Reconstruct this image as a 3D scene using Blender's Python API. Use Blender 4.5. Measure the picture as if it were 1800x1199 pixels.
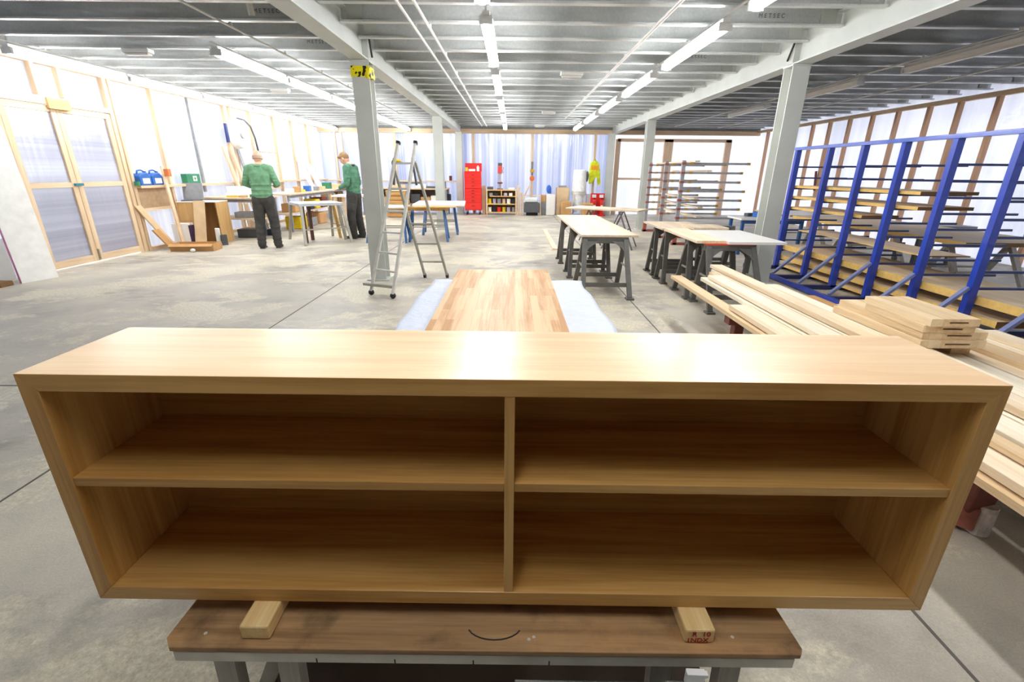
import bpy, bmesh, math, random
from mathutils import Vector, Matrix, Euler
random.seed(7)
R = math.radians
for o in list(bpy.data.objects):
    bpy.data.objects.remove(o, do_unlink=True)
scn = bpy.context.scene
col = scn.collection

# ---------------------------------------------------------------- camera, world, exposure
cam_d = bpy.data.cameras.new('camera')
cam_d.sensor_width = 36.0
cam_d.sensor_fit = 'HORIZONTAL'
cam_d.lens = 819.6 / 1800 * 36.0
cam_d.clip_start = 0.02
cam_d.clip_end = 200
cam = bpy.data.objects.new('camera', cam_d)
col.objects.link(cam)
_p, _r, _y = R(19.97), R(.527), R(.07)
_f = Vector((math.sin(_y) * math.cos(_p), math.cos(_y) * math.cos(_p), -math.sin(_p)))
_x = Vector((math.cos(_y), -math.sin(_y), 0))
_u = _x.cross(_f)
_x2 = _x * math.cos(_r) + _u * math.sin(_r)
_u2 = -_x * math.sin(_r) + _u * math.cos(_r)
cam.matrix_world = Matrix(((_x2.x, _u2.x, -_f.x, 0), (_x2.y, _u2.y, -_f.y, 0), (_x2.z, _u2.z, -_f.z, 1.42), (0, 0, 0, 1)))
scn.camera = cam

world = bpy.data.worlds.new('overcast_sky')
scn.world = world
world.use_nodes = True
wb = world.node_tree.nodes['Background']
wb.inputs[0].default_value = (.96, .97, 1.0, 1)
wb.inputs[1].default_value = 1.45

scn.view_settings.view_transform = 'Standard'
scn.view_settings.look = 'None'
scn.view_settings.exposure = 1.42
scn.view_settings.gamma = 1.0
scn.view_settings.use_curve_mapping = False
scn.cycles.use_denoising = True
scn.cycles.max_bounces = 8
scn.cycles.diffuse_bounces = 4
scn.cycles.glossy_bounces = 3
scn.cycles.transmission_bounces = 4
scn.cycles.transparent_max_bounces = 10
scn.cycles.sample_clamp_indirect = 8.0
scn.cycles.caustics_reflective = False
scn.cycles.caustics_refractive = False
LAMP = 15.0

# ---------------------------------------------------------------- materials
def rgb(h):
    def c(v):
        v /= 255.0
        return v / 12.92 if v <= .04045 else ((v + .055) / 1.055) ** 2.4
    return (c(int(h[0:2], 16)), c(int(h[2:4], 16)), c(int(h[4:6], 16)), 1)

MATS = {}
def nmat(name):
    m = bpy.data.materials.new(name)
    m.use_nodes = True
    return m, m.node_tree.nodes, m.node_tree.links, m.node_tree.nodes['Principled BSDF']

def plain(name, h, rough=.55, metal=0.0, noise=.06, nscale=12.0, bump=0.0, coat=0.0, spec=.5):
    """one colour with a little mottling of its own"""
    if name in MATS:
        return MATS[name]
    m, n, l, b = nmat(name)
    c = rgb(h)
    tc = n.new('ShaderNodeTexCoord')
    no = n.new('ShaderNodeTexNoise')
    no.inputs['Scale'].default_value = nscale
    no.inputs['Detail'].default_value = 4
    l.new(tc.outputs['Object'], no.inputs['Vector'])
    rp = n.new('ShaderNodeValToRGB')
    lo = tuple(max(0, v * (1 - noise * 2)) for v in c[:3]) + (1,)
    hi = tuple(min(1, v * (1 + noise * 2)) for v in c[:3]) + (1,)
    rp.color_ramp.elements[0].position = .3
    rp.color_ramp.elements[0].color = lo
    rp.color_ramp.elements[1].position = .7
    rp.color_ramp.elements[1].color = hi
    l.new(no.outputs['Fac'], rp.inputs['Fac'])
    l.new(rp.outputs['Color'], b.inputs['Base Color'])
    b.inputs['Roughness'].default_value = rough
    b.inputs['Metallic'].default_value = metal
    b.inputs['Coat Weight'].default_value = coat
    b.inputs['Specular IOR Level'].default_value = spec
    if bump:
        bp = n.new('ShaderNodeBump')
        bp.inputs['Strength'].default_value = bump
        bp.inputs['Distance'].default_value = .01
        l.new(no.outputs['Fac'], bp.inputs['Height'])
        l.new(bp.outputs['Normal'], b.inputs['Normal'])
    MATS[name] = m
    return m

def wood(name, dark, light, axis='x', rough=.5, coat=0.0, fine=1.0, contrast=1.0, boards=None, spec=.4):
    """grain stretched along one axis of the object"""
    if name in MATS:
        return MATS[name]
    m, n, l, b = nmat(name)
    tc = n.new('ShaderNodeTexCoord')
    mp = n.new('ShaderNodeMapping')
    s = {'x': (.9, 14, 14), 'y': (14, .9, 14), 'z': (14, 14, .9)}[axis]
    mp.inputs['Scale'].default_value = tuple(v * fine for v in s)
    l.new(tc.outputs['Object'], mp.inputs['Vector'])
    n1 = n.new('ShaderNodeTexNoise')
    n1.inputs['Scale'].default_value = 1.3
    n1.inputs['Detail'].default_value = 6
    n1.inputs['Roughness'].default_value = .6
    n1.inputs['Distortion'].default_value = .6
    l.new(mp.outputs['Vector'], n1.inputs['Vector'])
    mp2 = n.new('ShaderNodeMapping')
    s2 = {'x': (4, 160, 160), 'y': (160, 4, 160), 'z': (160, 160, 4)}[axis]
    mp2.inputs['Scale'].default_value = tuple(v * fine for v in s2)
    l.new(tc.outputs['Object'], mp2.inputs['Vector'])
    n2 = n.new('ShaderNodeTexNoise')
    n2.inputs['Scale'].default_value = 1.0
    n2.inputs['Detail'].default_value = 3
    l.new(mp2.outputs['Vector'], n2.inputs['Vector'])
    mx = n.new('ShaderNodeMath')
    mx.operation = 'MULTIPLY_ADD'
    l.new(n2.outputs['Fac'], mx.inputs[0])
    mx.inputs[1].default_value = .35
    l.new(n1.outputs['Fac'], mx.inputs[2])
    src = mx.outputs[0]
    if boards:
        # glued staves / boards: (width axis, stave width, stave length)
        wa, w, L = boards
        br = n.new('ShaderNodeTexBrick')
        br.inputs['Color1'].default_value = (0, 0, 0, 1)
        br.inputs['Color2'].default_value = (1, 1, 1, 1)
        br.inputs['Mortar'].default_value = (.1, .1, .1, 1)
        br.inputs['Scale'].default_value = 1.0
        br.inputs['Mortar Size'].default_value = .0006
        br.inputs['Brick Width'].default_value = L
        br.inputs['Row Height'].default_value = w
        br.offset = .37
        br.squash = 1.0
        sep = n.new('ShaderNodeSeparateXYZ')
        cmb = n.new('ShaderNodeCombineXYZ')
        l.new(tc.outputs['Object'], sep.inputs[0])
        l.new(sep.outputs[axis.upper()], cmb.inputs['X'])
        l.new(sep.outputs[wa.upper()], cmb.inputs['Y'])
        l.new(cmb.outputs[0], br.inputs['Vector'])
        m3 = n.new('ShaderNodeMath')
        m3.operation = 'MULTIPLY_ADD'
        l.new(br.outputs['Color'], m3.inputs[0])
        m3.inputs[1].default_value = .28
        l.new(src, m3.inputs[2])
        m4 = n.new('ShaderNodeMath')
        m4.operation = 'SUBTRACT'
        l.new(m3.outputs[0], m4.inputs[0])
        m4.inputs[1].default_value = .14
        src = m4.outputs[0]
    rp = n.new('ShaderNodeValToRGB')
    mid = .67
    rp.color_ramp.elements[0].position = mid - .22 / contrast
    rp.color_ramp.elements[0].color = rgb(dark)
    rp.color_ramp.elements[1].position = mid + .18 / contrast
    rp.color_ramp.elements[1].color = rgb(light)
    l.new(src, rp.inputs['Fac'])
    l.new(rp.outputs['Color'], b.inputs['Base Color'])
    b.inputs['Roughness'].default_value = rough
    b.inputs['Coat Weight'].default_value = coat
    b.inputs['Coat Roughness'].default_value = .25
    b.inputs['Specular IOR Level'].default_value = spec
    bp = n.new('ShaderNodeBump')
    bp.inputs['Strength'].default_value = .08
    bp.inputs['Distance'].default_value = .002
    l.new(n2.outputs['Fac'], bp.inputs['Height'])
    l.new(bp.outputs['Normal'], b.inputs['Normal'])
    MATS[name] = m
    return m

def emit(name, h, s):
    m, n, l, b = nmat(name)
    b.inputs['Base Color'].default_value = rgb(h)
    b.inputs['Emission Color'].default_value = rgb(h)
    b.inputs['Emission Strength'].default_value = s
    MATS[name] = m
    return m

def poly_sheet(name, base, band_axis, see=.22, bands=(.25, 1.0), tint2='cdd6ea', gloss=.18, wrinkle=0.0):
    """translucent twin-wall polycarbonate sheet: lets daylight through, glints a little"""
    m, n, l, b = nmat(name)
    n.remove(b)
    out = n['Material Output']
    tc = n.new('ShaderNodeTexCoord')
    sp = n.new('ShaderNodeSeparateXYZ')
    l.new(tc.outputs['Object'], sp.inputs[0])
    cm = n.new('ShaderNodeCombineXYZ')
    l.new(sp.outputs[band_axis], cm.inputs['X'])
    no = n.new('ShaderNodeTexNoise')
    no.inputs['Scale'].default_value = bands[0] * 8
    no.inputs['Detail'].default_value = 5
    no.inputs['Roughness'].default_value = .75
    l.new(cm.outputs[0], no.inputs['Vector'])
    rp = n.new('ShaderNodeValToRGB')
    rp.color_ramp.elements[0].position = .4
    rp.color_ramp.elements[0].color = rgb(tint2)
    rp.color_ramp.elements[1].position = .58
    rp.color_ramp.elements[1].color = rgb(base)
    l.new(no.outputs['Fac'], rp.inputs['Fac'])
    tr = n.new('ShaderNodeBsdfTranslucent')
    tp = n.new('ShaderNodeBsdfTransparent')
    gl = n.new('ShaderNodeBsdfGlossy')
    df = n.new('ShaderNodeBsdfDiffuse')
    gl.inputs['Roughness'].default_value = .22
    gl.inputs['Color'].default_value = (.9, .9, .95, 1)
    for s in (tr, tp, df):
        l.new(rp.outputs['Color'], s.inputs['Color'])
    rib = n.new('ShaderNodeTexNoise')
    rib.inputs['Scale'].default_value = 3.0
    rib.inputs['Detail'].default_value = 3
    mp = n.new('ShaderNodeMapping')
    mp.inputs['Scale'].default_value = (3, 3, .35) if wrinkle == 0 else (2, 2, 2)
    l.new(tc.outputs['Object'], mp.inputs['Vector'])
    l.new(mp.outputs[0], rib.inputs['Vector'])
    bp = n.new('ShaderNodeBump')
    bp.inputs['Strength'].default_value = .35
    bp.inputs['Distance'].default_value = .06
    l.new(rib.outputs['Fac'], bp.inputs['Height'])
    l.new(bp.outputs['Normal'], gl.inputs['Normal'])
    m1 = n.new('ShaderNodeMixShader')
    m1.inputs[0].default_value = see
    l.new(tr.outputs[0], m1.inputs[1])
    l.new(tp.outputs[0], m1.inputs[2])
    m2 = n.new('ShaderNodeMixShader')
    m2.inputs[0].default_value = .25
    l.new(m1.outputs[0], m2.inputs[1])
    l.new(df.outputs[0], m2.inputs[2])
    m3 = n.new('ShaderNodeMixShader')
    m3.inputs[0].default_value = gloss
    l.new(m2.outputs[0], m3.inputs[1])
    l.new(gl.outputs[0], m3.inputs[2])
    l.new(m3.outputs[0], out.inputs['Surface'])
    MATS[name] = m
    return m

def concrete_floor():
    m, n, l, b = nmat('worn_concrete')
    tc = n.new('ShaderNodeTexCoord')
    def noise(scale, detail=6, rough=.6, dist=0, mscale=None):
        x = n.new('ShaderNodeTexNoise')
        x.inputs['Scale'].default_value = scale
        x.inputs['Detail'].default_value = detail
        x.inputs['Roughness'].default_value = rough
        x.inputs['Distortion'].default_value = dist
        if mscale:
            mp = n.new('ShaderNodeMapping')
            mp.inputs['Scale'].default_value = mscale
            mp.inputs['Rotation'].default_value = (0, 0, .5)
            l.new(tc.outputs['Object'], mp.inputs['Vector'])
            l.new(mp.outputs[0], x.inputs['Vector'])
        else:
            l.new(tc.outputs['Object'], x.inputs['Vector'])
        return x.outputs['Fac']
    def ramp(src, stops):
        r = n.new('ShaderNodeValToRGB')
        e = r.color_ramp.elements
        e[0].position, e[0].color = stops[0][0], stops[0][1]
        e[1].position, e[1].color = stops[-1][0], stops[-1][1]
        for p, c in stops[1:-1]:
            q = e.new(p)
            q.color = c
        l.new(src, r.inputs['Fac'])
        return r.outputs['Color']
    def mix(fac, a, c, mode='MIX'):
        x = n.new('ShaderNodeMixRGB')
        x.blend_type = mode
        l.new(fac, x.inputs[0]) if not isinstance(fac, float) else setattr(x.inputs[0], 'default_value', fac)
        l.new(a, x.inputs[1])
        l.new(c, x.inputs[2])
        return x.outputs[0]
    base = ramp(noise(1.1, 8, .65), [(.3, rgb('948c81')), (.5, rgb('bab3a6')), (.7, rgb('d0c8b6'))])
    # pale dusty crust in torn patches
    pat = noise(1.3, 9, .68, .3, (.8, 1.1, 1))
    pfac = ramp(pat, [(.50, (0, 0, 0, 1)), (.56, (.9, .9, .9, 1))])
    crust = ramp(noise(40, 4, .7), [(.35, rgb('bcb39c')), (.65, rgb('e2dac4'))])
    c1 = mix(pfac, base, crust)
    # dark oily drag marks
    dm = noise(1.0, 7, .68, .3, (.75, 1.25, 1))
    dfac = ramp(dm, [(.56, (0, 0, 0, 1)), (.68, (.6, .6, .6, 1))])
    dk = ramp(noise(9, 4), [(.3, rgb('5c5854')), (.7, rgb('74706a'))])
    c2 = mix(dfac, c1, dk)
    sp = ramp(noise(130, 3, .8), [(.35, (.82, .82, .82, 1)), (.7, (1.08, 1.08, 1.06, 1))])
    c3 = mix(1.0, c2, sp, 'MULTIPLY')
    l.new(c3, b.inputs['Base Color'])
    b.inputs['Roughness'].default_value = .5
    rr = n.new('ShaderNodeMapRange')
    l.new(noise(2.2, 6), rr.inputs[0])
    rr.inputs[1].default_value = .3
    rr.inputs[2].default_value = .7
    rr.inputs[3].default_value = .38
    rr.inputs[4].default_value = .62
    l.new(rr.outputs[0], b.inputs['Roughness'])
    bp = n.new('ShaderNodeBump')
    bp.inputs['Strength'].default_value = .25
    bp.inputs['Distance'].default_value = .01
    l.new(noise(14, 8, .7), bp.inputs['Height'])
    l.new(bp.outputs['Normal'], b.inputs['Normal'])
    return m

def galvanised(name, a, c, rough=.38, metal=.75):
    m, n, l, b = nmat(name)
    tc = n.new('ShaderNodeTexCoord')
    no = n.new('ShaderNodeTexNoise')
    no.inputs['Scale'].default_value = 1.6
    no.inputs['Detail'].default_value = 4
    l.new(tc.outputs['Object'], no.inputs['Vector'])
    vo = n.new('ShaderNodeTexVoronoi')
    vo.inputs['Scale'].default_value = 45
    l.new(tc.outputs['Object'], vo.inputs['Vector'])
    ad = n.new('ShaderNodeMath')
    ad.operation = 'MULTIPLY_ADD'
    l.new(vo.outputs['Distance'], ad.inputs[0])
    ad.inputs[1].default_value = .15
    l.new(no.outputs['Fac'], ad.inputs[2])
    rp = n.new('ShaderNodeValToRGB')
    rp.color_ramp.elements[0].position = .35
    rp.color_ramp.elements[0].color = rgb(a)
    rp.color_ramp.elements[1].position = .75
    rp.color_ramp.elements[1].color = rgb(c)
    l.new(ad.outputs[0], rp.inputs['Fac'])
    l.new(rp.outputs['Color'], b.inputs['Base Color'])
    b.inputs['Roughness'].default_value = rough
    b.inputs['Metallic'].default_value = metal
    n3 = n.new('ShaderNodeTexNoise')
    n3.inputs['Scale'].default_value = 1.0
    n3.inputs['Detail'].default_value = 2
    mp = n.new('ShaderNodeMapping')
    mp.inputs['Scale'].default_value = (1.6, 1.6, 6)
    l.new(tc.outputs['Object'], mp.inputs['Vector'])
    l.new(mp.outputs[0], n3.inputs['Vector'])
    bp = n.new('ShaderNodeBump')
    bp.inputs['Strength'].default_value = .5
    bp.inputs['Distance'].default_value = .05
    l.new(n3.outputs['Fac'], bp.inputs['Height'])
    l.new(bp.outputs['Normal'], b.inputs['Normal'])
    MATS[name] = m
    return m

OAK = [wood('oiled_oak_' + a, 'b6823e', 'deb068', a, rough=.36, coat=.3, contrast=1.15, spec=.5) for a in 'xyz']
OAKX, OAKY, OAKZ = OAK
OAKTOP_LIT = wood('oiled_oak_top', 'e3bc8f', 'f4d9b0', 'x', rough=.3, coat=.5, contrast=.9, boards=('y', .12, 1.9), spec=.5)  # same oak made paler: lamp light on the top is in the colour
STAVE = wood('oak_staves', 'c3905e', 'e9c297', 'y', rough=.45, contrast=1.25, boards=('x', .04, .45))
ASH = {a: wood('pale_ash_' + a, 'dcc19a', 'f2e2c8', a, rough=.6) for a in 'xyz'}
ASH2 = wood('tan_ash_y', 'c9a67a', 'e4cba6', 'y', rough=.6)
ASH3 = wood('cream_ash_y', 'e3d2b4', 'f6ecd8', 'y', rough=.6)
PINE = {a: wood('pine_stud_' + a, 'cfae88', 'e8d0b0', a, rough=.65) for a in 'xyz'}
PINKHAZE = wood('hazed_pink_stud_z', 'dfbb9c', 'f0d6ba', 'z', rough=.65)  # stud pink paled, backlit haze of the far opening painted into it
PINKPINE = wood('pink_stud_z', 'b98f70', 'd3ab8a', 'z', rough=.65)
BLOCKW = wood('pine_offcut_y', 'e6bd78', 'f8dfa8', 'y', rough=.55, contrast=1.2)
ENDG = wood('end_grain', 'c9a878', 'e0c697', 'x', rough=.7, fine=2)
PLY = wood('worn_plywood', '6a4a31', '9a7049', 'x', rough=.55, contrast=.7)
PLYEDGE = plain('plywood_edge', 'a98248', .7)
CHIP = wood('chipboard_ply', 'c2955a', 'd8b27a', 'z', rough=.6)
OSBY = plain('yellow_board_edge', 'e2b968', .6, noise=.05, nscale=20)
BRTOP = wood('board_face_y', 'd4b88f', 'ecd6b4', 'y', rough=.5)
BROWNEND = plain('dark_board_end', '7b5a33', .7)
TABTOP = wood('table_board_y', 'c6ae90', 'e0cfb6', 'y', rough=.45)
WHITEB = plain('white_laminate', 'eeebe6', .35, noise=.01)
BLUE = plain('blue_powder_coat', '1d3fb0', .3, noise=.04, nscale=6, coat=.3)
BLUED = plain('dark_blue_steel', '24356e', .35, noise=.05)
BLACKP = plain('charcoal_plastic', '605e5a', .5, noise=.06)
BLACK = plain('black_rubber', '201f1f', .6)
ORANGE = plain('orange_strip', 'd9482a', .5)
REDP = plain('red_enamel', 'e0211c', .3, noise=.02, coat=.4)
REDD = plain('faded_red_paint', '9c5a4d', .6, noise=.12, nscale=18)
REDW = plain('maroon_beam', '6e352d', .6, noise=.1)
GREYP = plain('grey_steel_paint', 'c6c9c3', .45, noise=.03, nscale=3)
BEAMP = plain('light_grey_beam_paint', 'c9cdc8', .45, noise=.03, nscale=3)
ALU = plain('brushed_aluminium', 'd2d1ca', .4, metal=.25, noise=.06)
ALUD = plain('dull_aluminium', 'a5a297', .45, metal=.25, noise=.06)
WPAINT = plain('scuffed_white_paint', 'd9d4c8', .5, noise=.09, nscale=9)
LAMPB = plain('white_lamp_housing', 'dcdcda', .4, noise=.01)
LAMPOFF = plain('unlit_diffuser', 'd3cfc8', .3, noise=.01)
CONDUIT = plain('white_conduit', 'dcdad6', .4, noise=.02)
YEL = plain('yellow_plastic', 'e8c818', .5)
HIVIS = plain('hi_vis_yellow', 'd9e021', .6, noise=.12, nscale=9)
HIVO = plain('hi_vis_orange', 'f0a020', .6)
CARD = plain('cardboard', 'c79a66', .8, noise=.05, nscale=5)
CARDL = plain('pale_cardboard', 'd9bd96', .8, noise=.05, nscale=5)
WHITE = plain('white_paper', 'f0f0ee', .6, noise=.01)
GREYD = plain('dark_grey', '55565a', .5)
GREYM = plain('mid_grey', '8e9094', .5)
GREYT = wood('grey_painted_timber', '9c9890', 'c2beb5', 'z', rough=.6)
BROWNL = plain('brown_steel_leg', '5d3428', .5)
GREEN = plain('green_box', '2f7d58', .5)
BLUEJ = plain('blue_can', '2a66b8', .35, noise=.05)
BLUET = plain('blue_steel_trestle', '2c5b94', .4)
PINK = plain('pink_board_edge', 'c77fa8', .7)
SKIN = plain('skin', 'd8ab92', .5, noise=.04)
HAIRG = plain('thin_grey_hair', 'b99a88', .7)
HAIRS = plain('sandy_hair', '94724e', .7, noise=.15, nscale=60)
FLEECE = plain('green_fleece', '6c9a76', .9, noise=.1, nscale=14, bump=.6)
FLEECED = plain('dark_green_fleece', '55866b', .9, noise=.12, nscale=14, bump=.6)
TROUS = plain('charcoal_work_trousers', '403e3c', .85, noise=.14, nscale=9, bump=.6)
BOOT = plain('dusty_boot', '4a4744', .7)
NAVY = plain('navy_cloth', '232a3a', .8)
PURP = plain('purple_card', '3c2149', .6)
MARK = plain('black_marker', '242424', .7)
REDINK = plain('red_ink', 'b01420', .7)
SHEETW = plain('white_bubble_sheet', 'cdd4e4', .5, noise=.02, nscale=30, bump=.5)
SHEETB = plain('blue_sheet_edge', '9db4e6', .5)

def clear_plastic():
    m, n, l, b = nmat('clear_plastic')
    n.remove(b)
    tp = n.new('ShaderNodeBsdfTransparent')
    tp.inputs['Color'].default_value = (.86, .88, .86, 1)
    gl = n.new('ShaderNodeBsdfGlossy')
    gl.inputs['Roughness'].default_value = .12
    df = n.new('ShaderNodeBsdfDiffuse')
    df.inputs['Color'].default_value = (.6, .6, .57, 1)
    a = n.new('ShaderNodeMixShader'); a.inputs[0].default_value = .3
    c = n.new('ShaderNodeMixShader'); c.inputs[0].default_value = .12
    l.new(tp.outputs[0], a.inputs[1]); l.new(df.outputs[0], a.inputs[2])
    l.new(a.outputs[0], c.inputs[1]); l.new(gl.outputs[0], c.inputs[2])
    l.new(c.outputs[0], n['Material Output'].inputs['Surface'])
    return m
CLEAR = clear_plastic()

# ---------------------------------------------------------------- mesh helpers
class MB:
    def __init__(self):
        self.bm = bmesh.new()
    def _hex(self, P):
        v = [self.bm.verts.new(p) for p in P]
        for f in ((0, 3, 2, 1), (4, 5, 6, 7), (0, 1, 5, 4), (1, 2, 6, 5), (2, 3, 7, 6), (3, 0, 4, 7)):
            self.bm.faces.new([v[i] for i in f])
    def box(self, x0, x1, y0, y1, z0, z1):
        self._hex([(x0, y0, z0), (x1, y0, z0), (x1, y1, z0), (x0, y1, z0), (x0, y0, z1), (x1, y0, z1), (x1, y1, z1), (x0, y1, z1)])
        return self
    def beam(self, a, b, w, d, ref=(0, 0, 1)):
        """bar from a to b; w across (perpendicular to ref), d along ref"""
        a, b = Vector(a), Vector(b)
        t = (b - a).normalized()
        r = Vector(ref)
        if abs(t.dot(r)) > .95:
            r = Vector((0, 1, 0))
        s = t.cross(r).normalized()
        u = s.cross(t).normalized()
        P = []
        for p in (a, b):
            for i, j in ((-1, -1), (1, -1), (1, 1), (-1, 1)):
                P.append(p + s * (w / 2 * i) + u * (d / 2 * j))
        self._hex(P)
        return self
    def cyl(self, a, b, r0, r1=None, seg=12, caps=True):
        r1 = r0 if r1 is None else r1
        a, b = Vector(a), Vector(b)
        t = (b - a).normalized()
        s = t.orthogonal().normalized()
        u = t.cross(s)
        A, B = [], []
        for i in range(seg):
            an = 2 * math.pi * i / seg
            d = s * math.cos(an) + u * math.sin(an)
            A.append(self.bm.verts.new(a + d * r0))
            B.append(self.bm.verts.new(b + d * r1))
        for i in range(seg):
            j = (i + 1) % seg
            self.bm.faces.new((A[i], A[j], B[j], B[i]))
        if caps:
            self.bm.faces.new(A[::-1])
            self.bm.faces.new(B)
        return self
    def tube(self, pts, r, seg=8):
        pts = [Vector(p) for p in pts]
        rings = []
        for k, p in enumerate(pts):
            t = (pts[min(k + 1, len(pts) - 1)] - pts[max(k - 1, 0)]).normalized()
            if k == 0:
                s = t.orthogonal().normalized()
            else:
                s = (s - t * s.dot(t)).normalized()
            u = t.cross(s)
            rr = r[k] if isinstance(r, (list, tuple)) else r
            rings.append([self.bm.verts.new(p + (s * math.cos(2 * math.pi * i / seg) + u * math.sin(2 * math.pi * i / seg)) * rr) for i in range(seg)])
        for A, B in zip(rings, rings[1:]):
            for i in range(seg):
                j = (i + 1) % seg
                self.bm.faces.new((A[i], A[j], B[j], B[i]))
        self.bm.faces.new(rings[0][::-1])
        self.bm.faces.new(rings[-1])
        return self
    def prism(self, poly, vec):
        """closed polygon (3D points) pushed along vec"""
        vec = Vector(vec)
        A = [self.bm.verts.new(p) for p in poly]
        B = [self.bm.verts.new(Vector(p) + vec) for p in poly]
        self.bm.faces.new(A[::-1])
        self.bm.faces.new(B)
        for i in range(len(A)):
            j = (i + 1) % len(A)
            self.bm.faces.new((A[i], A[j], B[j], B[i]))
        return self
    def ball(self, c, r, sx=1, sy=1, sz=1, seg=14, rot=None):
        M = Matrix.Translation(c) @ (rot.to_matrix().to_4x4() if rot else Matrix()) @ Matrix.Diagonal((r * sx, r * sy, r * sz, 1))
        bmesh.ops.create_uvsphere(self.bm, u_segments=seg, v_segments=seg // 2 + 2, radius=1, matrix=M)
        return self
    def cap(self, a, ra, b, rb, flat=1.0, side=(1, 0, 0), n=7):
        """tapered limb piece as overlapping balls"""
        a, b = Vector(a), Vector(b)
        for i in range(n):
            t = i / (n - 1)
            self.ball(a.lerp(b, t), ra + (rb - ra) * t, seg=12)
        return self
    def build(self, name, m, parent=None, smooth=False, bevel=0, loc=None, rotz=0):
        bmesh.ops.recalc_face_normals(self.bm, faces=self.bm.faces[:])
        me = bpy.data.meshes.new(name)
        self.bm.to_mesh(me)
        self.bm.free()
        me.materials.append(m)
        if smooth:
            for p in me.polygons:
                p.use_smooth = True
        o = bpy.data.objects.new(name, me)
        col.objects.link(o)
        if parent:
            o.parent = parent
        if loc:
            o.location = loc
        if rotz:
            o.rotation_euler.z = rotz
        if bevel:
            md = o.modifiers.new('bevel', 'BEVEL')
            md.width = bevel
            md.segments = 2
            md.limit_method = 'ANGLE'
        return o

def bx(x0, x1, y0, y1, z0, z1):
    return MB().box(x0, x1, y0, y1, z0, z1)

def tag(o, label, cat, group=None, kind=None):
    o['label'] = label
    o['category'] = cat
    if group:
        o['group'] = group
    if kind:
        o['kind'] = kind
    return o

def thing(name, label, cat, loc=(0, 0, 0), rotz=0, group=None, kind=None):
    o = bpy.data.objects.new(name, None)
    o.empty_display_size = .1
    col.objects.link(o)
    o.location = loc
    o.rotation_euler = (0, 0, rotz)
    return tag(o, label, cat, group, kind)

def dup(root, loc=None, rotz=None, label=None, group=None):
    r = root.copy()
    col.objects.link(r)
    if loc is not None:
        r.location = loc
    if rotz is not None:
        r.rotation_euler = (0, 0, rotz)
    if label:
        r['label'] = label
    if group:
        r['group'] = group
    for ch in list(root.children):
        c = ch.copy()
        col.objects.link(c)
        c.parent = r
        for g in list(ch.children):
            d = g.copy()
            col.objects.link(d)
            d.parent = c
    return r

ORD = ['first', 'second', 'third', 'fourth', 'fifth', 'sixth', 'seventh', 'eighth', 'ninth', 'tenth', 'eleventh', 'twelfth',
       'thirteenth', 'fourteenth', 'fifteenth', 'sixteenth', 'seventeenth', 'eighteenth', 'nineteenth', 'twentieth',
       'twenty-first', 'twenty-second', 'twenty-third', 'twenty-fourth', 'twenty-fifth', 'twenty-sixth']

def text(body, size, m, parent, loc, rot, extrude=.0004, name='stencil_lettering'):
    c = bpy.data.curves.new(name, 'FONT')
    c.body = body
    c.size = size
    c.extrude = extrude
    c.align_x = 'CENTER'
    c.align_y = 'CENTER'
    c.materials.append(m)
    o = bpy.data.objects.new(name, c)
    col.objects.link(o)
    bpy.context.view_layer.update()
    me = bpy.data.meshes.new_from_object(o.evaluated_get(bpy.context.evaluated_depsgraph_get()))
    bpy.data.objects.remove(o, do_unlink=True)
    o = bpy.data.objects.new(name, me)
    col.objects.link(o)
    o.parent = parent
    o.location = loc
    o.rotation_euler = rot
    return o

XL, XR, YB, YF, ZT = -6.7, 8.45, 17.5, -4.0, 3.06

# ================================================================ THE SETTING
def struct(o, label, cat='building'):
    return tag(o, label, cat, kind='structure')

fl = bx(XL - .3, XR + .3, YF - .2, YB + .3, -.1, 0).build('floor', concrete_floor())
struct(fl, 'worn grey concrete workshop floor with stains', 'floor')
yard = bx(-60, 60, -40, 80, -.2, -.12).build('ground_outside', plain('yard_asphalt', '85858a', .8))
struct(yard, 'grey yard outside behind the translucent walls', 'ground')
# saw-cut joints in the slab
trim_n = [0]
def trim(mb, m, label, parent=None, cat='trim', bevel=0):
    trim_n[0] += 1
    o = mb.build('trim_%d' % trim_n[0], m, parent, bevel=bevel)
    return struct(o, label, cat)
JOINT = plain('floor_joint', '5e5a54', .9)
trim(bx(-2.306, -2.294, YF, YB, -.001, .0012), JOINT, 'long saw-cut joint in the floor left of the steel columns', cat='floor joint')
trim(bx(1.394, 1.406, YF, YB, -.001, .0012), JOINT, 'long saw-cut joint in the floor right of the oak cabinet', cat='floor joint')
trim(bx(XL, -2.31, 2.91, 2.922, -.001, .0012), JOINT, 'crossways saw-cut joint in the floor at the left edge', cat='floor joint')

deck = bx(XL - .2, XR + .2, YF - .2, YB + .2, ZT, ZT + .05).build('ceiling', galvanised('deck_steel', '8b8f8e', 'a5a9a8', .5, .2))
struct(deck, 'galvanised steel deck above the ceiling joists', 'ceiling')

# behind the camera the room is closed with plain sheeting
wb_ = bx(XL - .2, XR + .2, YF - .12, YF, 0, ZT).build('wall_front', plain('dull_sheeting', '8a8378', .7))
struct(wb_, 'plain sheeted end wall behind the viewpoint', 'wall')

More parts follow.
